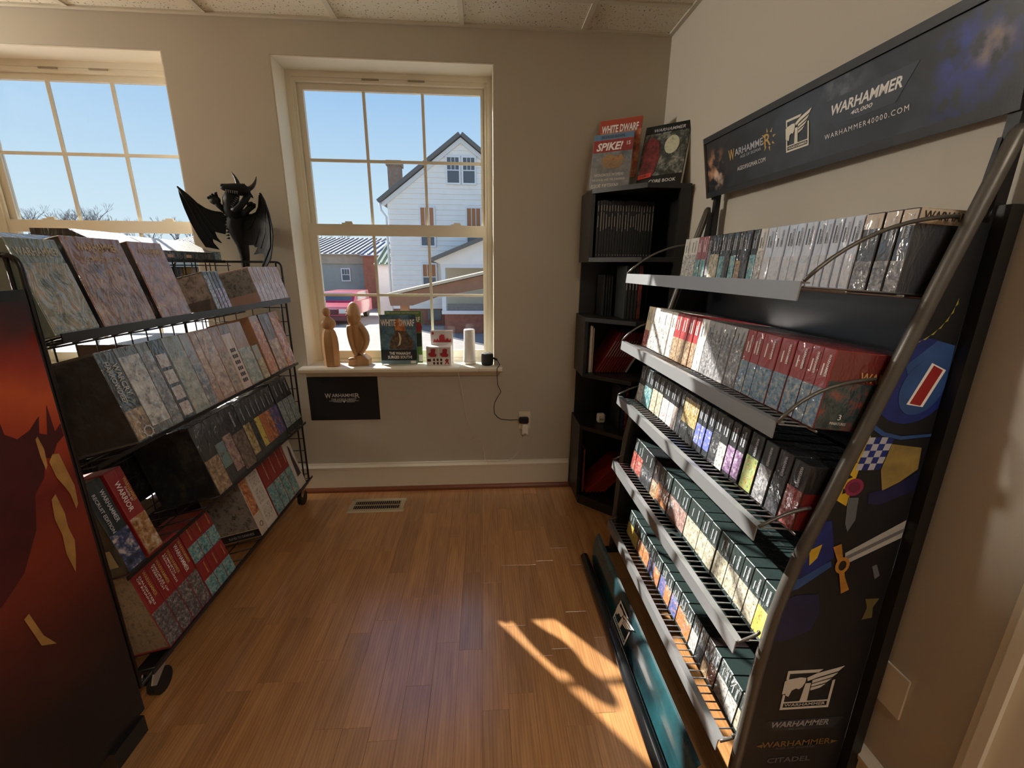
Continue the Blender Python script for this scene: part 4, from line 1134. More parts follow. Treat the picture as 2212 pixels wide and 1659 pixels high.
# flat stock lying on the far side of the rack top
for i, (y0, y1, zf, zb2, lab) in enumerate(((1.36, 1.685, 1.432, 1.475, 'dark slope-topped box on the rack top, nearest the red panel'), (1.70, 1.935, 1.448, 1.505, 'slope-topped box with sun glare painted white on the lid, middle of the rack top'), (1.955, 2.335, 1.442, 1.498, 'long slope-topped box with sun glare painted white on the lid by the dragon'))):
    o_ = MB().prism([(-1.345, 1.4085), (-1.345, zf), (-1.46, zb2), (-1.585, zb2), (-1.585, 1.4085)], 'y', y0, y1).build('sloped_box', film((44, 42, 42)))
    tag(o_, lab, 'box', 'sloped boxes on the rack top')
    nx, nz = -(zb2 - zf), -.115
    k_ = .0012 / math.hypot(nx, nz)
    MB().hexa([(-1.347, y0 + .006, zf + .0002), (-1.347, y1 - .006, zf + .0002), (-1.454, y1 - .006, zb2 - (zb2 - zf) * .05), (-1.454, y0 + .006, zb2 - (zb2 - zf) * .05), (-1.347 - nx * k_, y0 + .006, zf + .0002 - nz * k_), (-1.347 - nx * k_, y1 - .006, zf + .0002 - nz * k_), (-1.454 - nx * k_, y1 - .006, zb2 - (zb2 - zf) * .05 - nz * k_), (-1.454 - nx * k_, y0 + .006, zb2 - (zb2 - zf) * .05 - nz * k_)]).build('lid_film', film((60, 58, 56) if i == 0 else (226, 226, 226)), o_)  # middle and far lids coloured white for the sun glare on their film
    pbox('label_print', art(A_DARK, 40), o_, -1.3455, -1.344, y0 + .01, y1 - .01, 1.413, zf - .006)
    for q in range(2): pbox('price_tag', mat('price_tag', (206, 170, 150), .6), o_, -1.3438, -1.3432, y0 + .05 + q * .12, y0 + .085 + q * .12, 1.415, 1.428)
o_ = MB().box(-1.43, -1.35, 2.35, 2.405, 1.4085, 1.449).build('small_box', film((70, 110, 130))); tag(o_, 'tiny blue box at the dragon end of the rack top', 'box')
pbox('label_print', art([(30, 60, 80), (90, 150, 170), (190, 200, 200)], 50), o_, -1.3505, -1.349, 2.353, 2.402, 1.412, 1.446)
pbox('top_tray', BLACKWIRE, rack, -1.605, -1.335, NY + .008, 2.412, 1.395, 1.408)
for i, (c, lab) in enumerate((((40, 60, 72), 'small blue box'), ((190, 150, 50), 'small yellow box'), ((206, 204, 198), 'small white box'))):
    y0 = 2.115 + i * .06
    me = chamfer_box('small_box', -1.58, -1.40, y0, y0 + .055, 1.2265, 1.375); me.materials.append(film(c))
    o_ = bpy.data.objects.new('small_box', me); COL.objects.link(o_); tag(o_, lab + ' on the far side of the rack, below the dragon', 'box', 'boxes on the far side of the rack')
    ORG[o_.name] = Vector((0, 0, 0)); pbox('label_print', art([c, (60, 60, 64), (200, 190, 170)], 40), o_, -1.4005, -1.399, y0 + .004, y0 + .05, 1.235, 1.345)
pbox('rear_shelf', BLACKWIRE, rack, -1.60, -1.33, NY + .01, FY_ - .01, 1.219, 1.226)
for i in range(4):
    y0 = 1.30 + i * .19
    me = chamfer_box('small_box', -1.58, -1.37, y0, y0 + .18, 1.2265, 1.30 + .03 * (i % 2)); me.materials.append(film((34, 36, 42)))
    o_ = bpy.data.objects.new('small_box', me); COL.objects.link(o_); tag(o_, 'dark box behind the middle grid, %s from the red panel' % ORD[i], 'box', 'boxes on the far side of the rack')
    ORG[o_.name] = Vector((0, 0, 0)); pbox('label_print', art(A_DARK, 40), o_, -1.3705, -1.369, y0 + .01, y0 + .17, 1.235, 1.295)

for tier, (z0_, hh) in enumerate(((.142, .30), (.50, .30), (.86, .25))):
    pbox('rear_shelf', BLACKWIRE, rack, -1.60, -1.33, NY + .01, FY_ - .01, z0_ - .006, z0_)
    for i in range(4):
        if tier == 2 and i in (1, 3): continue
        y0 = NY + .02 + i * .32
        me = chamfer_box('large_box', -1.585, -1.345, y0, y0 + .31, z0_ + .0005, z0_ + hh - .03 * ((i + tier) % 3)); me.materials.append(film((34 + 12 * i, 38, 44 - 6 * tier), coat=.4))
        o_ = bpy.data.objects.new('large_box', me); COL.objects.link(o_); ORG[o_.name] = Vector((0, 0, 0))
        tag(o_, 'large dark box on the rack\'s far side, %s tier, %s from the near end' % (('lowest', 'second', 'third')[tier], ORD[i]), 'box', 'boxes on the far side of the rack')
        pbox('label_print', art(A_DARK, 30), o_, -1.3455, -1.344, y0 + .02, y0 + .29, z0_ + .03, z0_ + hh - .10)

# second shelf: spines
Bb = [1.262, 1.330, 1.412, 1.462, 1.526, 1.612, 1.664, 1.703, 1.784, 1.850, 1.920, 2.022]
Bd = [('grey spine lettered HARROWDEEP', (66, 70, 70), A_TAN, (.02, .36)), ('grey spine with painted white glare', (96, 96, 92), A_WHITE, (.1, .9)), ('silvery spine', (120, 120, 116), A_GREY, (.05, .9)),  # glare on the second spine is painted in as white print
      ('black spine with four red figures', (26, 26, 28), None, None), ('pale green-grey spine', (136, 138, 122), [(96, 96, 80), (150, 152, 132), (200, 190, 170)], (.03, .8)), ('crinkled silver spine', (150, 140, 134), A_GREY, (.02, .6)),
      ('peach spine', (168, 124, 100), A_PEACH, (.2, .97)), ('tan spine', (166, 124, 104), A_PEACH, (.05, .97)), ('orange-brown spine', (160, 116, 92), A_TAN, (.02, .62)),
      ('cream list spine', (206, 180, 162), None, None), ('tan and green spine', (160, 122, 100), [(90, 96, 84), (140, 150, 130), (210, 200, 180)], (.02, .6))]
DARKINK = mat('dark_ink', (60, 44, 36), .5)
for i, (lab, c, a_, ext) in enumerate(Bd):
    ti = None
    if i == 0: ti = [('HARROWDEEP', mat('pale_silver_ink', (196, 196, 190), .5), 'v', .66, .13, .017, -.2), ('WARCRY', mat('pale_silver_ink', (196, 196, 190), .5), 'v', .68, .10, .02, .2)]
    ob = lbox(lab + ' on the rack\'s second shelf', Bb[i], Bb[i + 1], LZ[1], .285, .20, film(c), (art(a_, 26), *ext) if a_ else None, ti, side=(-1, art([(8, 10, 16), (20, 24, 32), (44, 52, 58)], 14, coat=.25), .02, .98) if i == 0 else None)
    w = Bb[i + 1] - Bb[i] - .002
    if i == 0:
        pts = ellipse(.0, .02, .016, .016, 20) + [(.016, .02)] + list(reversed(ellipse(.0, .02, .012, .012, 20))) 
        for k in range(8):
            a2 = k * math.pi / 4
            flat_poly(ob, 'badge_ray', [(.018 * math.cos(a2 - .1), .024 + .018 * math.sin(a2 - .1)), (.024 * math.cos(a2), .024 + .024 * math.sin(a2)), (.018 * math.cos(a2 + .1), .024 + .018 * math.sin(a2 + .1))], (.012, -.0012, 0), (1, 0, 0), (0, 0, 1), SILVER, world=False)
        for k in range(12):
            a2 = k * math.pi / 6; a3 = a2 + math.pi / 6
            flat_poly(ob, 'badge_ring', [(.014 * math.cos(a2), .024 + .014 * math.sin(a2)), (.018 * math.cos(a2), .024 + .018 * math.sin(a2)), (.018 * math.cos(a3), .024 + .018 * math.sin(a3)), (.014 * math.cos(a3), .024 + .014 * math.sin(a3))], (.012, -.0012, 0), (1, 0, 0), (0, 0, 1), SILVER, world=False)
    if i == 3:
        for k in range(4): MB().box(-w / 2 + .008, w / 2 - .008, -.0009, .0003, .235 - k * .058 - .046, .235 - k * .058).build('figure_picture', art([(206, 198, 190), (200, 190, 180), (160, 40, 40)], 60), ob, local=True)
        put_text(ob, '#5', (0, -.001, .022), (1, 0, 0), (0, 0, 1), .022, .018, WHITE, bold=.02, world=False, name='title_print')
    if i == 9:
        MB().box(-w / 2 + .001, w / 2 - .001, -.0009, .0003, .245, .283).build('brown_band', film((112, 88, 74)), ob, local=True)
        for k in range(6):
            for q in range(3): MB().box(-.017 + q * .013, -.009 + q * .013, -.0011, .0002, .03 + k * .027, .046 + k * .027).build('small_figure', DARKINK, ob, local=True)
lbox('short crinkled spine in the gap on the rack\'s second shelf', 2.03, 2.085, LZ[1], .165, .17, film((150, 140, 120)), (art(A_GOLD, 30), 0, .6))
for i, (a, c, lab, cc, aa) in enumerate(((2.098, 2.178, 'orange flame spine', (176, 130, 100), A_FIRE), (2.188, 2.286, 'brown-grey lettered spine', (112, 88, 78), A_PEACH), (2.290, 2.385, 'orange and gold spine at the far end', (184, 142, 116), A_FIRE))):
    lbox(lab + ' on the rack\'s second shelf', a, c, LZ[1] + .004, .292, .20, film(cc), (art(aa, 24), .02, .55 if i == 1 else .9), [('WARHAMMER', mat('pale_ink', (196, 194, 176), .5), 'v', .78, .08, .01, 0)] if i == 1 else None)

# third shelf
Cz = LZ[2]
ob = lbox('black spine lettered RECRUIT EDITION on the rack\'s third shelf', 1.125, 1.19, Cz, .29, .19, film((38, 44, 44), coat=.35), (art([(20, 24, 30), (50, 66, 120), (206, 190, 180)], 26, coat=.35), .02, .44), [('WARHAMMER', SILVER, 'v', .70, .105, .014, .2), ('RECRUIT EDITION', SILVER, 'v', .66, .125, .011, -.22)], side=(-1, film((16, 16, 18), coat=.3), .3, .98))
MB().box(-.0335, -.0325, .02, .14, .03, .085).build('paper_label', mat('tan_label', (150, 132, 96), .7), ob, local=True)
ob = lbox('red spine lettered WARRIOR on the rack\'s third shelf', 1.20, 1.262, Cz, .29, .19, film((138, 30, 34), coat=.35), (art([(70, 46, 30), (180, 120, 50), (206, 196, 184)], 28, coat=.35), .02, .46), [('WARRIOR', WHITE, 'v', .70, .10, .018, -.15), ('STARTER SET', WHITE, 'v', .70, .05, .006, .12), ('WARHAMMER', GOLD, 'v', .74, .08, .012, .3)])
Cb = [1.568, 1.655, 1.712, 1.772, 1.862]
Cs = [('dark spine of the large monster box', (46, 48, 48), A_TAN, (.0, .5)), ('dark spine with teal card', (46, 50, 50), [(70, 150, 150), (120, 140, 140), (60, 60, 60)], (.25, .62)), ('dark spine with pinkish picture', (48, 48, 50), A_PINK, (.1, .66)), ('black spine with brown battle picture', (34, 34, 36), [(60, 48, 40), (110, 88, 70), (150, 130, 110)], (.02, .6))]
for i, (lab, c, a_, ext) in enumerate(Cs):
    ob = lbox(lab + ' on the rack\'s third shelf', Cb[i], Cb[i + 1], Cz, .29, .23, film(c), (art(a_, 30), *ext), [('WARHAMMER', SILVER, 'v', .8, .07, .011, 0)] if i == 3 else None, side=(-1, art([(10, 14, 16), (24, 32, 34), (64, 62, 50)], 9, coat=.3), .02, .98) if i == 0 else None)
Cb2 = [1.866, 1.922, 1.962, 2.005, 2.055, 2.105, 2.150, 2.186]
Cs2 = [('dark spine with mauve and gold picture', A_GOLD), ('dark spine with black figure picture', A_DARK), ('dark spine with bright yellow picture', A_YEL), ('dark spine with orange and blue picture', [(40, 70, 150), (226, 120, 40), (200, 100, 50)]), ('dark spine with flame picture', A_FIRE), ('dark spine with blue armour picture', [(230, 150, 60), (70, 74, 150), (110, 110, 170)]), ('dark spine with violet-blue picture', [(200, 130, 60), (80, 80, 160), (90, 80, 90)])]
for i, (lab, a_) in enumerate(Cs2):
    ob = lbox(lab + ' on the rack\'s third shelf', Cb2[i], Cb2[i + 1], Cz, .285, .20, film((50, 54, 54)), (art(a_, 30), .12, .64), [('WARHAMMER', SILVER, 'v', .8, .06, .008, 0)])
for i, (a, c) in enumerate(((2.196, 2.250), (2.253, 2.312), (2.315, 2.378))):
    lbox('dark spine with pale blue crowd picture, %s from the far end, third shelf' % ('farthest', 'second', 'third')[2 - i], a, c, Cz + .003, .29, .20, film((44, 48, 50)), (art([(90, 70, 60), (150, 170, 170), (176, 190, 190)], 50), .12, .62), [('WARHAMMER', SILVER, 'v', .82, .06, .01, 0)])

# bottom shelf: red boxes near, mixed spines beyond
Dz = LZ[3]
Eb = [1.193, 1.255, 1.310, 1.360, 1.415]
En = [('DAUGHTERS\nOF KHAINE', 'DAUGHTERS OF KHAINE'), ('DISCIPLES OF\nTZEENTCH', 'DISCIPLES OF TZEENTCH'), ('LUMINETH\nREALM-LORDS', 'LUMINETH REALM-LORDS'), ('WARHAMMER', None)]
REDB = film((140, 32, 36), coat=.3)
for i in range(4):
    lab = 'red-topped box lettered %s on the rack\'s bottom shelf' % En[i][1] if En[i][1] else 'fourth red-topped tall box beside the stacked red boxes'
    tx = En[i][0] if En[i][1] else 'WARHAMMER'
    ob = lbox(lab, Eb[i], Eb[i + 1], Dz, .30, .17, REDB, (art([(48, 44, 50), (96, 90, 94), (176, 170, 164)], 60, coat=.3), .01, .46), [('WARHAMMER', GOLD, 'v', .74, .095, .012, .22), (tx, WHITE, 'v', .70, .11, .017, -.16)], side=(-1, art([(96, 84, 66), (140, 124, 96), (90, 76, 60)], 30, coat=.2), .02, .98) if i == 0 else None)
Sb = [1.418, 1.472, 1.526, 1.58]
for lvl in range(2):
    for i in range(3):
        zz = Dz + lvl * .146 * math.cos(SL); xx = -1.030 - lvl * .146 * math.sin(SL)
        gbox('game_box', 'small red and teal box, %s row, %s of the stacked block' % (('lower', 'upper')[lvl], ('first', 'middle', 'last')[i]), LG, (xx, (Sb[i] + Sb[i + 1]) / 2, zz + .002), math.pi / 2, SL, .052, .1445, .15, REDB, (art(A_TEAL, 60, coat=.3), .01, .5), [('WARHAMMER', GOLD, 'v', .76, .05, .007, .12)])
ob = lbox('orange fire spine with sun badge on the rack\'s bottom shelf', 1.800, 1.856, Dz, .30, .20, film((206, 190, 172), coat=.4), (art(A_FIRE, 26, coat=.4), .35, .98), side=(-1, art([(40, 30, 36), (140, 132, 124), (150, 142, 132)], 30, coat=.3), .14, .98))
MB().box(-.0285, -.027, .003, .197, .004, .04).build('dark_side_band', film((22, 22, 24), coat=.3), ob, local=True)
put_text(ob, 'SLAVES TO DARKNESS', (-.0286, .09, .022), (0, -1, 0), (0, 0, 1), .12, .012, SILVER, world=False, name='title_print', lift=.001)
for k in range(14):
    a2 = k * math.pi / 7; a3 = a2 + math.pi / 7
    flat_poly(ob, 'badge_ring', [(.010 * math.cos(a2), .05 + .010 * math.sin(a2)), (.0125 * math.cos(a2), .05 + .0125 * math.sin(a2)), (.0125 * math.cos(a3), .05 + .0125 * math.sin(a3)), (.010 * math.cos(a3), .05 + .010 * math.sin(a3))], (0, -.0004, 0), (1, 0, 0), (0, 0, 1), DARKINK, world=False)
ob = lbox('white spine with three small figure pictures, rack\'s bottom shelf', 1.862, 1.958, Dz, .31, .20, film((214, 206, 196), coat=.4))
for k in range(3): MB().box(-.034, .034, -.0009, .0003, .03 + k * .09, .105 + k * .09).build('figure_picture', art([(214, 206, 196), (206, 196, 186), (96, 74, 66)], 55, coat=.4), ob, local=True)
for i, (a, c) in enumerate(((1.964, 2.034), (2.036, 2.10), (2.102, 2.165), (2.167, 2.225))):
    lbox('red-topped teal picture spine, %s past the white figure box, bottom shelf' % ORD[i], a, c, Dz, .315, .20, REDB, (art(A_TEAL, 40, coat=.3), .01, .5), [('WARHAMMER', INK, 'v', .74, .10, .008, .15)])
ob = lbox('white box with dark robed figure at the far end, rack\'s bottom shelf', 2.235, 2.315, Dz, .335, .18, film((214, 210, 204), coat=.4))
flat_poly(ob, 'robed_figure', [(-.02, .07), (.022, .07), (.018, .12), (.008, .19), (.012, .225), (.004, .25), (-.004, .25), (-.008, .22), (-.014, .18)], (0, -.0006, 0), (1, 0, 0), (0, 0, 1), mat('figure_violet', (70, 56, 66), .6), world=False)

# ------------------------------------------------------------------ red printed panel in the left foreground
pn = empty('advertising_board', (-1.06, .55, 0), 'tall red and black printed panel at the left edge of the picture', 'display panel')
pm, pt_, pp = nmat('red_poster_print')
ptc = pt_.nodes.new('ShaderNodeTexCoord'); psp = pt_.nodes.new('ShaderNodeSeparateXYZ'); pno = pt_.nodes.new('ShaderNodeTexNoise'); pno.inputs['Scale'].default_value = 3.2; pno.inputs['Detail'].default_value = 5; pno.inputs['Distortion'].default_value = .8
pt_.links.new(ptc.outputs['Object'], pno.inputs['Vector']); pt_.links.new(ptc.outputs['Object'], psp.inputs[0])
pma = pt_.nodes.new('ShaderNodeMath'); pma.operation = 'MULTIPLY_ADD'; pma.inputs[1].default_value = .22; pt_.links.new(pno.outputs['Fac'], pma.inputs[0]); pt_.links.new(psp.outputs['Z'], pma.inputs[2])
pdv = pt_.nodes.new('ShaderNodeMath'); pdv.operation = 'MULTIPLY'; pdv.inputs[1].default_value = .68; pt_.links.new(pma.outputs[0], pdv.inputs[0])
prp = pt_.nodes.new('ShaderNodeValToRGB'); pe = prp.color_ramp.elements
pe[0].position = .0; pe[0].color = lin((18, 10, 12)); pe[1].position = 1.0; pe[1].color = lin((24, 8, 10))
for q, c in ((.30, (26, 13, 15)), (.42, (74, 28, 24)), (.56, (130, 48, 32)), (.66, (112, 34, 28)), (.76, (176, 66, 36)), (.815, (206, 90, 44)), (.86, (160, 50, 28)), (.93, (70, 18, 16))):
    e_ = pe.new(q); e_.color = lin(c)
pt_.links.new(pdv.outputs[0], prp.inputs[0]); pt_.links.new(prp.outputs[0], pp.inputs['Base Color']); pp.inputs['Roughness'].default_value = .45
pbox('panel_board', BLACK, pn, -1.075, -1.053, .05, 1.080, .06, 1.325)
pf = pbox('panel_print', pm, pn, -1.0529, -1.0515, .06, 1.074, .10, 1.30)
pbox('panel_foot', BLACK, pn, -1.09, -1.04, .95, 1.06, 0, .06); pbox('panel_foot', BLACK, pn, -1.09, -1.04, .1, .2, 0, .06)
MAR = mat('print_maroon', (74, 16, 20), .5, vary=.3, bscale=12); BONE = mat('print_bone_yellow', (176, 132, 74), .5, vary=.25, bscale=30)


def pshape(poly, m, lift=.0004): return flat_poly(pf, 'printed_shape', poly, (-1.0515, 0, 0), (0, 1, 0), (0, 0, 1), m, lift=lift, thick=.0004)


pshape([(.70, 1.0), (.86, 1.02), (.905, 1.035), (.945, 1.085), (.948, 1.02), (.97, 1.0), (1.0, 1.01), (1.028, 1.035), (1.018, .995), (1.035, .985), (1.052, 1.055), (1.054, .985), (1.072, 1.0), (1.072, .968), (1.05, .955), (1.03, .925), (1.015, .935), (1.0, .89), (.97, .86), (.95, .78), (.90, .70), (.84, .66), (.76, .70)], MAR)
pshape([(1.005, .985), (1.011, .99), (1.017, .955), (1.014, .915), (1.008, .905), (1.005, .94)], BONE, .0012)
pshape([(1.02, .92), (1.032, .935), (1.047, .93), (1.056, .87), (1.062, .835), (1.058, .785), (1.05, .775), (1.046, .82), (1.036, .85), (1.026, .875)], BONE, .0012)
pshape([(1.0, .83), (1.012, .838), (1.02, .78), (1.018, .74), (1.024, .70), (1.016, .66), (1.004, .62), (.996, .68), (1.0, .73), (.994, .78)], BONE, .0012)
pshape([(.87, .60), (.882, .605), (.895, .53), (.915, .485), (.885, .51)], BONE, .0012)

# ================================================================== CORNER BOOKCASE
bk = empty('corner_bookcase', (.8, 2.35, 0), 'black corner bookcase with five open tiers', 'bookcase')
PL = [(.556, 2.518), (.556, 2.285), (.765, 2.085), (.976, 2.085), (.976, 2.518)]
PI = [(.575, 2.505), (.575, 2.295), (.775, 2.10), (.965, 2.10), (.965, 2.505)]
LV = [.045, .485, .795, 1.105, 1.415, 1.745]
for i, z in enumerate(LV):
    MB().prism(PL, 'z', z, z + .022).build('shelf_board', SHELFBLACK, bk)
for i in range(5):
    z0_, z1_ = LV[i] + .0222, LV[i + 1] - .0002
    if i % 2 == 0: pbox('side_board', SHELFBLACK, bk, .556, .574, 2.285, 2.518, z0_, z1_)
    pbox('side_board', SHELFBLACK, bk, .925, .976, 2.085, 2.103, z0_, z1_)
    pbox('back_board', SHELFBLACK, bk, .574 if i % 2 == 0 else .57, .965, 2.508, 2.518, z0_, z1_)
    pbox('back_board', SHELFBLACK, bk, .966, .976, 2.104, 2.507, z0_, z1_)
MB().prism([(.566, 2.51), (.566, 2.295), (.77, 2.10), (.97, 2.10), (.97, 2.51)], 'z', 0, .0448).build('plinth', SHELFBLACK, bk)


def book(label, x, y, z, w, h, d, c, rz=0.0, tilt=0.0, grp='books in the bookcase', spine=None, m=None, name='book'):
    me = chamfer_box(name, 0, w, 0, d, 0, h, .0008); me.materials.append(m or mat('cover_%d_%d_%d' % c, c, .45))
    ob = bpy.data.objects.new(name, me); COL.objects.link(ob); ob.location = (x, y, z + w * math.sin(tilt)); ob.rotation_euler = (0, tilt, rz)
    tag(ob, label, 'book', grp)
    MB().box(.001, w - .001, d - .001, d + .0006, .003, h - .003).build('pages', mat('paper_edge', (206, 200, 186), .8), ob, local=True)
    if spine:
        for (fz, L, mm) in spine: MB().box(w * .38, w * .6, -.0009, .0003, fz * h - L / 2, fz * h + L / 2).build('spine_line', mm, ob, local=True)
    return ob


SPI = mat('spine_ink', (186, 182, 172), .6)
zb = LV[4] + .0225
x = .592; rk = random.Random(9)
for i in range(21):
    w = rk.choice((.0125, .0135, .0145))
    book('black hardback on the bookcase\'s top tier, %s from the left' % ORD[i], x, 2.30 + rk.uniform(0, .006), zb, w, .276 + rk.uniform(0, .006), .19, (26, 27, 28), spine=[(.87, .028, SPI), (.64, rk.uniform(.045, .10), SPI), (.05, .006, SPI)])
    x += w + .0008
zb = LV[3] + .0225
for i, xx in enumerate((.665, .68, .694, .708)):
    book('thin black book standing alone in the second tier, %s from the left' % ORD[i], xx, 2.36, zb, .010, .22, .13, (20, 20, 22))
for i, xx in enumerate((.735, .752, .769, .786)):
    book('black book at the front of the second tier, %s of four' % ORD[i], xx, 2.20, zb, .014, .27, .16, (40, 42, 42), spine=[(.7, .08, SPI)])
book('book with red cover at the right of the second tier', .803, 2.20, zb, .020, .27, .16, (110, 26, 26), m=art([(40, 10, 12), (130, 30, 28), (170, 60, 40)], 22, coat=.2))
zb = LV[2] + .0225
book('white-spined book at the left of the third tier', .592, 2.30, zb, .014, .262, .19, (214, 210, 204))
book('pale magazine leaning beside the white book, third tier', .608, 2.30, zb, .007, .25, .19, (190, 170, 150))
for i in range(11):
    book('red book leaning right in the third tier, %s from the left' % ORD[i], .628 + i * .0155, 2.285, zb, .010, .255, .19, (120, 26, 30), tilt=.52, spine=[(.6, .10, SPI)])
book('white book leaning among the red ones, third tier', .628 + 11 * .0155, 2.283, zb, .009, .25, .19, (206, 204, 200), tilt=.52)
zb = LV[1] + .0225
adp = empty('charger_cube', (.69, 2.33, zb), 'small white plastic cube on the fourth tier', 'adapter')
me = chamfer_box('cube_body', -.022, .022, -.018, .018, 0, .052, .006); me.materials.append(WHITE)
o_ = bpy.data.objects.new('cube_body', me); COL.objects.link(o_); o_.parent = adp
MB().box(-.012, .012, -.0188, -.0178, .016, .028).build('cube_socket', mat('socket_grey', (160, 156, 148), .5), adp, local=True)
for i, (xx, c, lab) in enumerate(((.752, (24, 24, 28), 'black book at the right of the fourth tier'), (.768, (40, 52, 110), 'blue book at the right of the fourth tier'), (.786, (120, 30, 34), 'red picture book at the right of the fourth tier'))):
    book(lab, xx, 2.20, zb, .014, .25, .15, c, m=art([(60, 20, 24), (150, 40, 40), (190, 170, 160)], 24, coat=.2) if i == 2 else None)
zb = LV[0] + .0225
book('thin red and grey book upright in the lowest tier', .592, 2.30, zb, .011, .28, .19, (130, 40, 36), m=art([(60, 60, 62), (140, 50, 40), (150, 60, 44)], 8, coat=.1))
for i in range(6):
    book('orange-red book slumped in the lowest tier, %s from the left' % ORD[i], .612 + i * .021, 2.285, zb, .012, .26, .18, (150, 44, 26), tilt=.78)

# on top of the bookcase
zt = LV[5] + .0225
st = empty('acrylic_stand', (.65, 2.37, zt), 'clear acrylic leaflet stand on top of the bookcase', 'leaflet stand')
ACR = bpy.data.materials.new('clear_acrylic'); ACR.use_nodes = True; at_ = ACR.node_tree; at_.nodes.clear()
ao = at_.nodes.new('ShaderNodeOutputMaterial'); am = at_.nodes.new('ShaderNodeMixShader'); atr = at_.nodes.new('ShaderNodeBsdfTransparent'); agl = at_.nodes.new('ShaderNodeBsdfGlossy'); agl.inputs['Roughness'].default_value = .05
am.inputs[0].default_value = .10; at_.links.new(atr.outputs[0], am.inputs[1]); at_.links.new(agl.outputs[0], am.inputs[2]); at_.links.new(am.outputs[0], ao.inputs[0])


def tilted(name, label, cat, x, y, z, w, h, t, rz, tilt, m, grp=None):
    """a flat publication leaning back, front at local -Y, origin at bottom centre"""
    me = chamfer_box(name, -w / 2, w / 2, 0, t, 0, h, .0006); me.materials.append(m)
    ob = bpy.data.objects.new(name, me); COL.objects.link(ob); ob.location = (x, y, z); ob.rotation_euler = (-tilt, 0, rz)
    return tag(ob, label, cat, grp)


LFT = lambda ob, s, x, z, L, H, m, **k: put_text(ob, s, (x, -.0008, z), (1, 0, 0), (0, 0, 1), L, H, m, world=False, **k)
RZT = -.55
ob = tilted('magazine', 'orange White Dwarf magazine at the back of the acrylic stand', 'magazine', .690, 2.375, zt + .065, .22, .30, .006, RZT, .2, art([(130, 50, 34), (190, 96, 56), (206, 150, 96)], 14, coat=.2))
MB().box(-.108, .108, -.0008, .0003, .24, .298).build('cover_band', mat('cover_brick', (158, 66, 50), .5), ob, local=True)
LFT(ob, 'WHITE DWARF', 0, .252, .19, .038, WHITE, bold=.03, name='cover_title')
ob = tilted('magazine', 'grey SPIKE! magazine in front on the acrylic stand', 'magazine', .646, 2.325, zt + .006, .205, .275, .006, RZT, .2, art([(84, 88, 92), (120, 124, 128), (150, 150, 150)], 10, coat=.2))
MB().box(-.1, .1, -.0008, .0003, .185, .245).build('cover_band', mat('cover_red', (140, 52, 48), .5), ob, local=True)
MB().box(-.1, .1, -.0008, .0003, .247, .272).build('cover_band', mat('cover_blue', (90, 120, 150), .5), ob, local=True)
LFT(ob, 'SPIKE!', -.015, .212, .135, .04, WHITE, bold=.03, shear=.25, name='cover_title'); LFT(ob, 'BLOOD BOWL', 0, .259, .12, .013, DARKINK, name='cover_title')
LFT(ob, '15', .08, .22, .018, .018, WHITE, bold=.02, name='cover_title')
LFT(ob, 'WONDROUS WOMEN!', -.005, .072, .15, .014, WHITE, name='cover_title'); LFT(ob, 'THE SCALED AND THE SUNDERED', -.005, .048, .17, .010, WHITE, name='cover_title'); LFT(ob, 'ISSUE FIFTEEN!', -.02, .018, .14, .018, WHITE, bold=.01, name='cover_title')
flat_poly(ob, 'cover_art', [(-.04, .11), (.0, .10), (.05, .105), (.07, .14), (.05, .17), (.02, .16), (-.02, .175), (-.05, .15)], (0, -.0002, 0), (1, 0, 0), (0, 0, 1), art([(120, 60, 50), (170, 120, 60), (96, 110, 90)], 40, coat=.2), world=False)
o_ = MB().box(-.11, .11, -.022, -.019, .002, .14).build('stand_front', ACR, st, local=True); o_.rotation_euler = (-.2, 0, RZT); o_.location = (0, -.045, .0)
o_ = MB().box(-.11, .11, .03, .033, .002, .29).build('stand_back', ACR, st, local=True); o_.rotation_euler = (-.2, 0, RZT); o_.location = (.02, .02, .02)
o_ = MB().box(-.11, .11, -.06, .08, .0, .003).build('stand_base', ACR, st, local=True); o_.rotation_euler = (0, 0, RZT)
ob = tilted('rule_book', 'dark hardback CORE BOOK leaning in the corner on the bookcase', 'book', .855, 2.205, zt + .008, .222, .302, .026, -.72, .30, mat('book_dark', (24, 28, 28), .35))
MB().box(-.108, .108, -.0008, .0003, .05, .26).build('cover_art', art([(18, 22, 22), (60, 66, 62), (150, 150, 132)], 17, coat=.3), ob, local=True)
flat_poly(ob, 'cover_art', [(-.10, .06), (-.03, .06), (-.015, .14), (-.03, .22), (-.07, .245), (-.10, .22)], (0, -.0009, 0), (1, 0, 0), (0, 0, 1), art([(60, 12, 16), (120, 24, 30), (150, 50, 44)], 22, coat=.3), world=False)
flat_poly(ob, 'cover_art', ellipse(.035, .195, .035, .045, 18), (0, -.0009, 0), (1, 0, 0), (0, 0, 1), art([(160, 160, 120), (206, 206, 170), (190, 190, 160)], 30, coat=.3), world=False)
LFT(ob, 'WARHAMMER', .01, .275, .15, .016, SILVER, bold=.01, shear=.2, name='cover_title'); LFT(ob, '40,000', .0, .258, .04, .007, SILVER, name='cover_title'); LFT(ob, 'CORE BOOK', .02, .022, .13, .016, WHITE, bold=.01, name='cover_title')
flat_poly(ob, 'demo_sticker', [(-.106, .035), (-.04, .045), (-.04, .066), (-.106, .056)], (0, -.0014, 0), (1, 0, 0), (0, 0, 1), mat('sticker_red', (206, 60, 44), .5), world=False)
put_text(ob, 'DEMO', (-.073, -.0026, .051), (1, 0, .15), (-.15, 0, 1), .045, .013, DARKINK, bold=.02, world=False, name='cover_title')
MB().box(-.108, .108, .003, .023, .3005, .3022).build('pages', mat('paper_edge', (206, 200, 186), .8), ob, local=True)
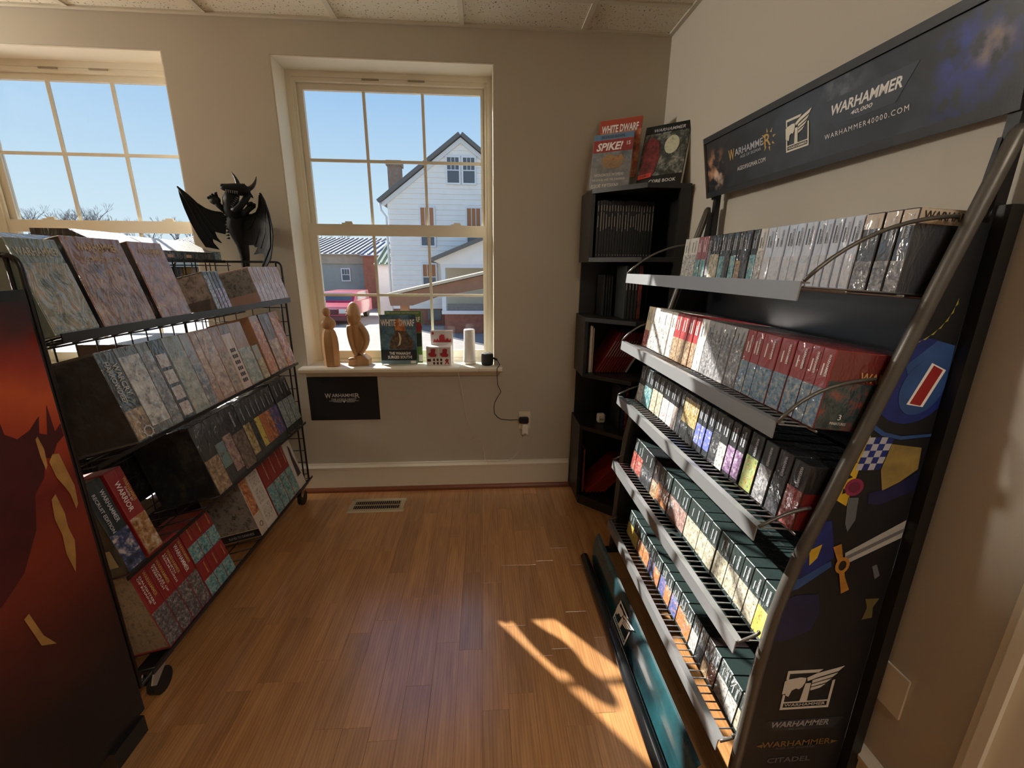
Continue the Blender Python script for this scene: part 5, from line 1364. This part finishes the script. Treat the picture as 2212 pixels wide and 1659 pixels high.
MB().box(.1105, .1115, .003, .023, .003, .299).build('pages', mat('paper_edge', (206, 200, 186), .8), ob, local=True)
MB().box(-.07, .07, -.008, .045, -.007, -.0005).build('book_easel', BLACK, ob, local=True)

# ================================================================== WINDOW SILL THINGS
SZ = Z0 + .0302
# slender carved figure
c1 = (-.883, 2.515, SZ)
sf = empty('carved_figure', c1, 'slender carved wooden figure at the left end of the sill', 'wooden figure', 'carved figures')
MB().lathe([(.038, 0), (.044, .004), (.046, .06), (.048, .13), (.045, .17), (.036, .205), (.024, .222)], c1, 6, 1.0, .72).build('gown', CARVED, sf)
MB().lathe([(.024, .220), (.034, .226), (.042, .240), (.043, .255), (.036, .270), (.022, .282), (.013, .291), (.012, .296)], c1, 24, 1.0, .66).build('shoulders', CARVED, sf, smooth=True)
MB().ball((c1[0] - .004, c1[1], c1[2] + .316), .022, .020, .026, 16, 10).build('head', CARVED, sf, smooth=True)
# hooded crouching figure
c2 = (-.738, 2.560, SZ)
sq = empty('carved_figure', c2, 'stout carved wooden figure with a tall pointed hood on the sill', 'wooden figure', 'carved figures')
MB().prism([(-.058, 0), (.062, 0), (.064, .034), (.03, .062), (-.02, .055), (-.055, .022)], 'y', -.036, .036).build('plinth', CARVED, sq, local=True)
MB().lathe([(.026, .050), (.031, .09), (.041, .15), (.044, .20), (.041, .235), (.034, .252)], (0, 0, 0), 20, 0.95, .7).build('body', CARVED, sq, local=True, smooth=True)
MB().lathe([(.028, .236), (.036, .252), (.039, .285), (.038, .310), (.033, .338), (.020, .360), (.006, .370)], (-.010, 0, 0), 20, 1.0, .9).build('hood', CARVED, sq, local=True, smooth=True)
MB().tube(arc((.030, -.026, .235), (.092, -.015, .15), (.020, -.040, .07), 8), [.016, .018, .019, .019, .018, .016, .014, .012, .012], 10).build('arm', CARVED, sq, local=True, smooth=True)
MB().tube(arc((-.034, -.022, .235), (-.044, -.022, .15), (-.006, -.034, .06), 8), [.016, .017, .017, .016, .015, .014, .013, .012, .012], 10).build('arm', CARVED, sq, local=True, smooth=True)
MB().ball((-.028, -.045, .04), .024, .014, .012).build('foot', CARVED, sq, local=True, smooth=True)
MB().tube([(.018, -.036, .30), (.030, -.034, .29), (.034, -.030, .275), (.022, -.034, .262)], [.003, .004, .004, .003], 6).build('ear', CARVED, sq, local=True)
for zz in (.318, .296): MB().ball((-.045, -.022, zz), .004, .004, .004, 8, 6).build('hood_stud', CARVED, sq, local=True, smooth=True)
# magazines in a wire stand
ws = empty('wire_stand', (-.50, 2.56, SZ), 'thin wire stand holding the magazines on the sill', 'magazine stand')
for dx in (-.10, .10):
    MB().tube([(dx, -.035, .012), (dx, -.035, .002), (dx, .06, .002), (dx * 1.2, .05, .28)], .0016, 6).build('stand_wire', STEEL, ws, local=True)
MB().tube([(-.10, .06, .002), (.10, .06, .002)], .0016, 6).build('stand_wire', STEEL, ws, local=True)
ob = tilted('magazine', 'green magazine at the back of the wire stand on the sill', 'magazine', -.472, 2.570, SZ + .004, .215, .312, .005, 0, .08, mat('cover_green', (92, 128, 62), .4))
LFT(ob, 'FREE WARHAMMER 40,000 POINTS BOOKLET', 0, .300, .19, .009, WHITE, name='cover_title'); LFT(ob, 'WHITE DWARF', -.0, .262, .20, .03, WHITE, bold=.03, name='cover_title')
flat_poly(ob, 'cover_badge', ellipse(.085, .215, .026, .03, 20), (0, -.0002, 0), (1, 0, 0), (0, 0, 1), mat('badge_red', (150, 40, 48), .5), world=False)
MB().box(.055, .106, -.0008, .0003, .1, .18).build('cover_panel', mat('cover_dark_green', (36, 48, 40), .5), ob, local=True); MB().box(.085, .106, -.0008, .0003, .01, .05).build('cover_panel', WHITE, ob, local=True)
ob = tilted('magazine', 'blue White Dwarf magazine with horned monster cover on the sill', 'magazine', -.500, 2.548, SZ + .004, .212, .292, .005, 0, .08, art([(34, 62, 84), (58, 104, 132), (96, 146, 170)], 9, coat=.2, s=.1))
MB().box(-.1055, .1055, -.0008, .0003, .022, .085).build('cover_panel', mat('cover_night', (28, 32, 38), .4), ob, local=True)
MB().box(-.1055, .1055, -.0008, .0003, .001, .021).build('cover_panel', mat('cover_slate_blue', (110, 136, 150), .5), ob, local=True)
MB().box(.068, .098, -.0012, .0003, .003, .018).build('barcode', WHITE, ob, local=True)
flat_poly(ob, 'cover_art', [(-.055, .09), (.08, .085), (.09, .13), (.05, .19), (.04, .22), (-.01, .21), (-.03, .17), (-.05, .13)], (0, -.0004, 0), (1, 0, 0), (0, 0, 1), art([(36, 26, 20), (84, 62, 44), (130, 100, 60)], 42, coat=.2, s=.1), world=False)
flat_poly(ob, 'cover_art', [(-.015, .20), (.045, .195), (.04, .235), (.015, .27), (-.012, .265), (-.02, .23)], (0, -.0012, 0), (1, 0, 0), (0, 0, 1), art([(150, 64, 24), (206, 110, 40), (226, 150, 70)], 30, coat=.2, s=.1), world=False)
flat_poly(ob, 'cover_tusk', [(.0, .19), (.012, .18), (.018, .15), (.01, .115), (-.012, .105), (.0, .115), (.007, .145), (.004, .17)], (0, -.002, 0), (1, 0, 0), (0, 0, 1), mat('tusk_cream', (206, 194, 160), .5), world=False)
LFT(ob, 'WHITE', -.055, .245, .088, .04, WHITE, bold=.03, name='cover_title', lift=.0022); LFT(ob, 'DWARF', .052, .245, .09, .04, WHITE, bold=.03, name='cover_title', lift=.0022)
LFT(ob, 'THE WAAAGH!', .005, .064, .125, .018, WHITE, bold=.02, name='cover_title', lift=.0018); LFT(ob, 'SURGES SOUTH!', .005, .041, .142, .018, WHITE, bold=.02, name='cover_title', lift=.0018)
# red and white carton with a display card
cb = empty('carton', (-.262, 2.515, SZ), 'white carton printed with red figures on the sill', 'box')
me = chamfer_box('carton_body', -.0725, .0725, 0, .075, 0, .112); me.materials.append(mat('carton_white', (222, 218, 214), .5))
o_ = bpy.data.objects.new('carton_body', me); COL.objects.link(o_); o_.parent = cb
RP = art([(220, 214, 210), (206, 190, 186), (150, 36, 44)], 48, coat=.1, s=.1); RS = mat('carton_red', (160, 36, 46), .5)
for (a, c, d_, e_) in ((-.066, -.004, .048, .106), (.002, .066, .048, .106)):
    MB().box(a, c, -.0008, .0003, d_, e_).build('figure_window', mat('carton_pale', (196, 188, 184), .5), cb, local=True)
    m0 = (a + c) / 2
    flat_poly(cb, 'red_figure', [(m0 - .024, .062), (m0 - .012, .052), (m0 + .018, .052), (m0 + .024, .066), (m0 + .014, .074), (m0 + .018, .098), (m0 + .004, .102), (m0 - .01, .098), (m0 - .012, .078), (m0 - .026, .074)], (0, -.001, 0), (1, 0, 0), (0, 0, 1), RS, world=False)
for r_ in range(2):
    for k in range(3): MB().box(-.034 + k * .021, -.022 + k * .021, -.0012, .0003, .006 + r_ * .021, .021 + r_ * .021).build('small_figure', mat('carton_ink', (70, 40, 44), .5), cb, local=True)
flat_poly(cb, 'red_figure', [(.034, .006), (.04, .006), (.048, .02), (.056, .006), (.062, .008), (.055, .026), (.06, .036), (.045, .042), (.036, .03), (.042, .024)], (0, -.0006, 0), (1, 0, 0), (0, 0, 1), RS, world=False)
MB().box(-.068, -.046, -.001, .0003, .024, .040).build('dark_label', mat('carton_ink', (70, 40, 44), .5), cb, local=True)
o_ = MB().box(-.052, .082, .076, .079, .0, .200).build('display_card', mat('carton_white', (222, 218, 214), .5), cb, local=True)
MB().box(-.048, .078, .0752, .0761, .122, .194).build('card_print', mat('carton_pale', (196, 188, 184), .5), cb, local=True)
flat_poly(cb, 'red_figure', [(-.038, .128), (-.03, .15), (-.02, .138), (-.012, .152), (-.002, .135), (.0, .165), (.012, .176), (.03, .172), (.034, .14), (.05, .155), (.058, .138), (.07, .15), (.07, .128)], (0, .0748, 0), (1, 0, 0), (0, 0, 1), RS, world=False)
flat_poly(cb, 'red_badge', ellipse(-.038, .182, .007, .008, 14), (0, .0748, 0), (1, 0, 0), (0, 0, 1), RS, world=False)
# white router
rt_ = empty('router', (-.080, 2.560, SZ), 'white tapered wifi router on the sill', 'router')
RWH = mat('router_white', (232, 230, 228), .35)
MB().lathe([(.030, 0), (.038, .004), (.040, .016), (.039, .028), (.036, .05), (.034, .10), (.0325, .205), (.031, .210), (.0, .2105)], (0, 0, 0), 28).build('router_body', RWH, rt_, local=True, smooth=True)
MB().lathe([(.0402, .017), (.0404, .0185), (.0402, .020)], (0, 0, 0), 28).build('router_seam', mat('seam_grey', (170, 168, 166), .5), rt_, local=True)
# black puck speaker
spk = empty('smart_speaker', (.027, 2.525, SZ), 'small black cylindrical speaker at the right end of the sill', 'speaker')
MB().lathe([(.030, 0), (.035, .004), (.036, .02), (.036, .062), (.033, .070), (.026, .073), (.0, .0735)], (0, 0, 0), 28).build('speaker_body', mat('speaker_fabric', (26, 28, 31), .6, bump=.2, bscale=700), spk, local=True, smooth=True)
MB().lathe([(.010, .0735), (.010, .0745), (.0, .0746)], (0, 0, 0), 16).build('speaker_button', mat('button_grey', (120, 122, 126), .3), spk, local=True)
MB().tube([(.030, -.012, .045), (.058, -.022, .035)], .006, 8).build('cord_plug', RUBBER, spk, local=True)

# cords and outlet
CW = mat('white_cord', (216, 208, 192), .5); YW = D - .006
wc = MB().tube([(-.06, 2.55, SZ + .004), (-.03, 2.50, SZ + .004), (-.02, 2.452, SZ + .002), (-.03, 2.440, SZ - .02), (-.035, 2.44, .79)], .0018, 6).build('charging_cable', CW)
tag(wc, 'short thin white cord hanging over the sill edge from the router', 'cord', 'cords')
wl = MB().tube([(-.10, 2.54, SZ + .004), (-.135, 2.47, SZ + .003), (-.143, 2.4405, SZ - .004), (-.143, 2.4405, .775)] + [(x, 2.46 + .05 * min(1, (.775 - z) / .2), z) for x, z in ((-.135, .727), (-.124, .64))] + [(x, YW, z) for x, z in ((-.117, .56), (-.110, .487), (-.090, .432), (-.080, .395), (-.074, .350), (-.088, .327), (-.062, .335), (-.035, .346), (-.018, .33), (-.010, .300), (.002, .25))] + [(.007, D - .026, .205), (.03, D - .03, .192), (.06, D - .03, .190), (.149, D - .03, .192), (.19, D - .022, .212), (.22, YW, .238), (.237, YW, .295), (.255, YW, .345), (.259, D - .014, .372)], .0018, 6).build('charging_cable', CW)
tag(wl, 'long thin white cord running down the wall to the outlet', 'cord', 'cords')
bc_ = MB().tube([(.085, 2.503, .85), (.10, 2.47, .825), (.083, 2.4395, .812), (.083, 2.44, .77), (.087, 2.46, .707), (.109, 2.50, .65)] + [(x, YW, z) for x, z in ((.088, .61), (.070, .575), (.066, .54), (.070, .503), (.088, .48), (.113, .465), (.165, .460))] + [(.205, D - .02, .466), (.222, D - .024, .465)], .0022, 6).build('charging_cable', RUBBER)
tag(bc_, 'black cord from the speaker down to the black plug', 'cord', 'cords')
ou = empty('wall_outlet', (.258, D, .457), 'cream wall outlet below the right end of the sill', 'outlet')
pbox('outlet_plate', mat('outlet_cream', (226, 216, 192), .4), ou, .222, .294, D - .006, D - .001, .400, .514)
pbox('outlet_face', mat('outlet_cream', (226, 216, 192), .4), ou, .240, .276, D - .0085, D - .0061, .41, .504)
pg = empty('black_plug', (.25, D - .02, .464), 'black power plug in the upper outlet socket', 'plug')
me = chamfer_box('plug_body', -.028, .032, -.018, .0115, -.019, .019, .006); me.materials.append(RUBBER)
o_ = bpy.data.objects.new('plug_body', me); COL.objects.link(o_); o_.parent = pg
pw = empty('white_charger', (.26, D - .02, .405), 'white charger plugged into the lower outlet socket', 'plug')
me = chamfer_box('charger_body', -.020, .020, -.018, .0115, -.036, .033, .005); me.materials.append(WHITE)
o_ = bpy.data.objects.new('charger_body', me); COL.objects.link(o_); o_.parent = pw
MB().box(-.008, .008, -.0186, -.0178, -.03, -.026).build('charger_mark', DIMGREY, pw, local=True)
ro = empty('wall_outlet', (XR, .742, .40), 'cream outlet plate low on the right wall behind the stand', 'outlet')
pbox('outlet_plate', mat('outlet_cream', (226, 216, 192), .4), ro, XR - .006, XR - .001, .708, .778, .345, .46)
# poster under the sill
ps = empty('wall_poster', (-.837, D - .003, .613), 'black poster on the wall under the sill lettered The Horus Heresy', 'poster')
pbox('poster_sheet', mat('poster_black', (14, 14, 16), .55), ps, -1.043, -.632, D - .004, D - .0015, .477, .748)
PW_ = mat('poster_ink', (196, 194, 188), .5)
for s, x, z, L, H in (('W', -.930, .632, .036, .030), ('ARHAMME', -.840, .634, .135, .021), ('R', -.757, .632, .027, .030), ('THE HORUS HERESY', -.838, .609, .15, .012)):
    put_text(ps, s, (x, D - .004, z), (1, 0, 0), (0, 0, 1), L, H, PW_, bold=.012)
flat_poly(ps, 'poster_rule', [(-.925, .5985), (-.845, .5975), (-.838, .585), (-.831, .5975), (-.75, .5985), (-.75, .6005), (-.925, .6005)], (0, D - .004, 0), (1, 0, 0), (0, 0, 1), PW_)
flat_poly(ps, 'poster_rule', [(-.90, .592), (-.853, .590), (-.853, .5925), (-.90, .594)], (0, D - .004, 0), (1, 0, 0), (0, 0, 1), PW_)
flat_poly(ps, 'poster_rule', [(-.823, .590), (-.776, .592), (-.776, .594), (-.823, .5925)], (0, D - .004, 0), (1, 0, 0), (0, 0, 1), PW_)
# floor register
vt = empty('floor_vent', (-.64, 2.325, 0), 'cream metal floor vent in front of the baseboard', 'floor vent')
VC = mat('vent_cream', (206, 192, 164), .45, metal=.1)
x0, x1, y0, y1 = -.803, -.474, 2.250, 2.400
pbox('vent_throat_shade', mat('vent_shade', (30, 24, 18), .8), vt, x0 + .03, x1 - .03, y0 + .03, y1 - .03, .0006, .0012)  # flat dark sheet painting the shade inside the vent opening
MB().hexa([(x0, y0, .0004), (x1, y0, .0004), (x1, y0 + .03, .0004), (x0, y0 + .03, .0004), (x0 + .006, y0 + .006, .006), (x1 - .006, y0 + .006, .006), (x1 - .03, y0 + .03, .006), (x0 + .03, y0 + .03, .006)]).build('vent_rim', VC, vt)
MB().hexa([(x0, y1 - .03, .0004), (x1, y1 - .03, .0004), (x1, y1, .0004), (x0, y1, .0004), (x0 + .03, y1 - .03, .006), (x1 - .03, y1 - .03, .006), (x1 - .006, y1 - .006, .006), (x0 + .006, y1 - .006, .006)]).build('vent_rim', VC, vt)
pbox('vent_rim', VC, vt, x0 + .004, x0 + .03, y0 + .03, y1 - .03, .0004, .006); pbox('vent_rim', VC, vt, x1 - .03, x1 - .004, y0 + .03, y1 - .03, .0004, .006)
for i in range(22):
    x = x0 + .036 + i * .0122
    MB().hexa([(x, y0 + .03, .0014), (x + .0016, y0 + .03, .0014), (x + .0016, y1 - .03, .0014), (x, y1 - .03, .0014), (x + .004, y0 + .03, .006), (x + .0056, y0 + .03, .006), (x + .0056, y1 - .03, .006), (x + .004, y1 - .03, .006)]).build('vent_slat', VC, vt)
pbox('vent_rib', VC, vt, x0 + .03, x1 - .03, 2.323, 2.327, .0014, .0058)

# ================================================================== WALL DRAGON
DR = mat('dragon_black', (17, 17, 18), .6, bump=.25, bscale=90, spec=.25)
DM = mat('dragon_wing', (20, 21, 22), .65, spec=.15, bump=.15, bscale=60)
DH = mat('dragon_horn', (36, 26, 26), .45)
dgx = lambda u, v: -1.48916 + 3.6039e-4 * u - 5.55e-5 * v
dgz = lambda u, v: 1.86025 + 4.597e-6 * u - 3.5479e-4 * v
DY = 2.42
PT = lambda u, v, dy=0.0: (dgx(u, v), DY + dy, dgz(u, v))
SC_ = 3.55e-4
dg = empty('wall_dragon', (-1.2, 2.47, 1.15), 'black winged dragon figure mounted on the wall between the windows', 'sculpture')
# trunk and tail as one tapering body
MB().tube([PT(*p) for p in ((820, 560, 0), (770, 680, 0), (755, 800, .0), (790, 930, .01), (825, 1060, .02), (840, 1200, .03), (840, 1350, .04), (870, 1520, .05), (960, 1700, .06), (1040, 1850, .07), (1085, 1990, .08))], [r * SC_ for r in (95, 125, 130, 105, 82, 66, 56, 48, 40, 30, 14)], 14).build('trunk', DR, dg, smooth=True)
for k in range(9):
    u, v = 690 - k * 2, 640 + k * 42
    MB().tube([PT(u - 20 + k * 8, v, -.03), PT(u - 55 + k * 10, v + 10, -.045)], [14 * SC_, 1 * SC_], 6).build('back_spine', DR, dg)
MB().tube([PT(*p) for p in ((770, 680, 0), (735, 560, -.02), (750, 460, -.04), (800, 380, -.055))], [r * SC_ for r in (130, 112, 100, 84)], 12).build('neck', DR, dg, smooth=True)
MB().tube([PT(*p) for p in ((1015, 365, -.045), (950, 335, -.06), (870, 335, -.075), (790, 335, -.09), (735, 330, -.095), (712, 345, -.095))], [r * SC_ for r in (40, 72, 66, 54, 46, 26)], 12).build('upper_jaw', DR, dg, smooth=True)
MB().tube([PT(*p) for p in ((1000, 400, -.05), (985, 480, -.07), (940, 570, -.085), (880, 615, -.09), (835, 610, -.09))], [r * SC_ for r in (40, 42, 42, 36, 20)], 10).build('lower_jaw', DR, dg, smooth=True)
MB().ball(PT(905, 350, -.05), 92 * SC_, 70 * SC_, 70 * SC_, 14, 10).build('skull', DR, dg, smooth=True)
MB().ball(PT(735, 312, -.10), 34 * SC_, 30 * SC_, 26 * SC_, 10, 8).build('nostril', DR, dg, smooth=True)
MB().ball(PT(905, 300, -.08), 12 * SC_, 10 * SC_, 10 * SC_, 8, 6).build('eye', mat('dragon_eye', (70, 66, 60), .2), dg, smooth=True)
for k in range(6):
    MB().tube([PT(790 + k * 28, 362 + k * 4, -.105), PT(797 + k * 28, 410 + k * 3, -.108)], [9 * SC_, 1 * SC_], 6).build('tooth', mat('dragon_tooth', (90, 88, 82), .4), dg)
    MB().tube([PT(945 - k * 14, 470 + k * 22, -.105), PT(918 - k * 14, 455 + k * 20, -.11)], [8 * SC_, 1 * SC_], 6).build('tooth', mat('dragon_tooth', (90, 88, 82), .4), dg)
MB().tube(arc(PT(865, 290, -.05), PT(850, 200, -.05), PT(770, 112, -.05), 8), [r * SC_ for r in (30, 29, 27, 24, 21, 17, 13, 8, 2)], 10).build('horn', DH, dg, smooth=True)
MB().tube(arc(PT(980, 325, -.04), PT(1075, 300, -.04), PT(1088, 160, -.04), 8), [r * SC_ for r in (32, 31, 29, 26, 22, 18, 13, 8, 2)], 10).build('horn', DH, dg, smooth=True)
MB().tube([PT(945, 310, -.05), PT(950, 258, -.05)], [16 * SC_, 1 * SC_], 6).build('crest_spike', DR, dg)
MB().tube([PT(1000, 380, -.04), PT(1030, 420, -.04), PT(1050, 445, -.04)], [20 * SC_, 16 * SC_, 4 * SC_], 8).build('cheek_spike', DR, dg)


def claw(ctr, root, tips, pr):
    MB().tube([PT(*root), PT((root[0] + ctr[0]) / 2, (root[1] + ctr[1]) / 2 + 12, -.04), PT(*ctr)], [46 * SC_, 38 * SC_, 44 * SC_], 9).build('arm', DR, dg, smooth=True)
    MB().ball(PT(*ctr), pr * SC_, pr * .6 * SC_, pr * .8 * SC_, 12, 8).build('paw', DR, dg, smooth=True)
    for (u, v) in tips:
        MB().tube([PT((ctr[0] * 1 + u) / 2, (ctr[1] + v) / 2, -.05), PT(u * .75 + ctr[0] * .25, v * .8 + ctr[1] * .2, -.06), PT(u, v, -.055)], [26 * SC_, 20 * SC_, 2 * SC_], 7).build('talon', DR, dg, smooth=True)


claw((555, 475, -.05), (650, 600, -.02), ((455, 440), (490, 415), (528, 388), (592, 370), (640, 470)), 78)
claw((1035, 545, -.04), (900, 650, -.02), ((985, 520), (1010, 500), (1060, 498), (1110, 530), (1080, 580)), 52)


def wing(outline, ribs, y0, y1, flip):
    # curved membrane with thickness: depth grows towards the tip
    us = [p[0] for p in outline]; a, b_ = min(us), max(us)

    def dep(u):
        t = (u - a) / (b_ - a)
        t = 1 - t if flip else t
        return y0 + (y1 - y0) * t * t
    n = len(outline)
    vs = [Vector(PT(u, v, dep(u) - .006)) for u, v in outline] + [Vector(PT(u, v, dep(u) + .006)) for u, v in outline]
    bm = bmesh.new()
    bv = [bm.verts.new(q) for q in vs]
    f1 = bm.faces.new(bv[:n]); f2 = bm.faces.new(list(reversed(bv[n:])))
    for i in range(n): bm.faces.new((bv[i], bv[i + n], bv[(i + 1) % n + n], bv[(i + 1) % n]))
    bm.normal_update()
    bmesh.ops.triangulate(bm, faces=[f1, f2], ngon_method='EAR_CLIP')
    bmesh.ops.recalc_face_normals(bm, faces=bm.faces)
    off = ORG[dg.name]
    for q in bm.verts: q.co -= off
    me = bpy.data.meshes.new('wing'); bm.to_mesh(me); bm.free(); me.materials.append(DM)
    w_ = bpy.data.objects.new('wing', me); COL.objects.link(w_); w_.parent = dg; ORG[w_.name] = off
    for rb_ in ribs:
        pts = [PT(u, v, dep(u) - .008) for u, v in rb_]
        MB().tube(pts, [SC_ * (13 - 9 * i / (len(pts) - 1)) for i in range(len(pts))], 6).build('wing_rib', DR, w_, smooth=True)
    return w_


wing([(80, 305), (180, 400), (270, 500), (370, 570), (450, 600), (560, 612), (640, 700), (620, 800), (610, 915), (540, 900), (470, 880), (500, 960), (565, 1040), (500, 1005), (440, 975), (450, 1030), (530, 1130), (440, 1110), (370, 1098), (290, 960), (200, 760), (140, 580), (100, 430)],
     [[(85, 310), (170, 480), (290, 760), (400, 960), (520, 1125)], [(90, 320), (230, 520), (330, 720), (440, 900), (560, 1035)], [(100, 330), (270, 520), (380, 700), (500, 840), (600, 910)], [(80, 305), (180, 400), (270, 500), (370, 570), (450, 600), (600, 630)]], .0, -.05, True)
wing([(1130, 370), (1200, 470), (1280, 640), (1340, 820), (1365, 960), (1355, 1120), (1330, 1270), (1260, 1370), (1170, 1390), (1215, 1260), (1210, 1195), (1130, 1185), (1040, 1200), (1095, 1115), (1090, 1075), (1060, 1100), (1030, 1070), (950, 1070), (850, 970), (770, 900), (790, 650), (1000, 642), (1060, 620), (1110, 520)],
     [[(1130, 375), (1180, 520), (1160, 800), (1060, 1060)], [(1132, 375), (1220, 600), (1240, 900), (1160, 1120)], [(1135, 380), (1240, 580), (1310, 820), (1330, 1100), (1180, 1385)], [(1125, 400), (1110, 560), (1060, 700), (960, 860)]], .0, -.07, False)
pbox('wall_mount', DR, dg, -1.245, -1.185, 2.44, 2.5225, 1.52, 1.60)
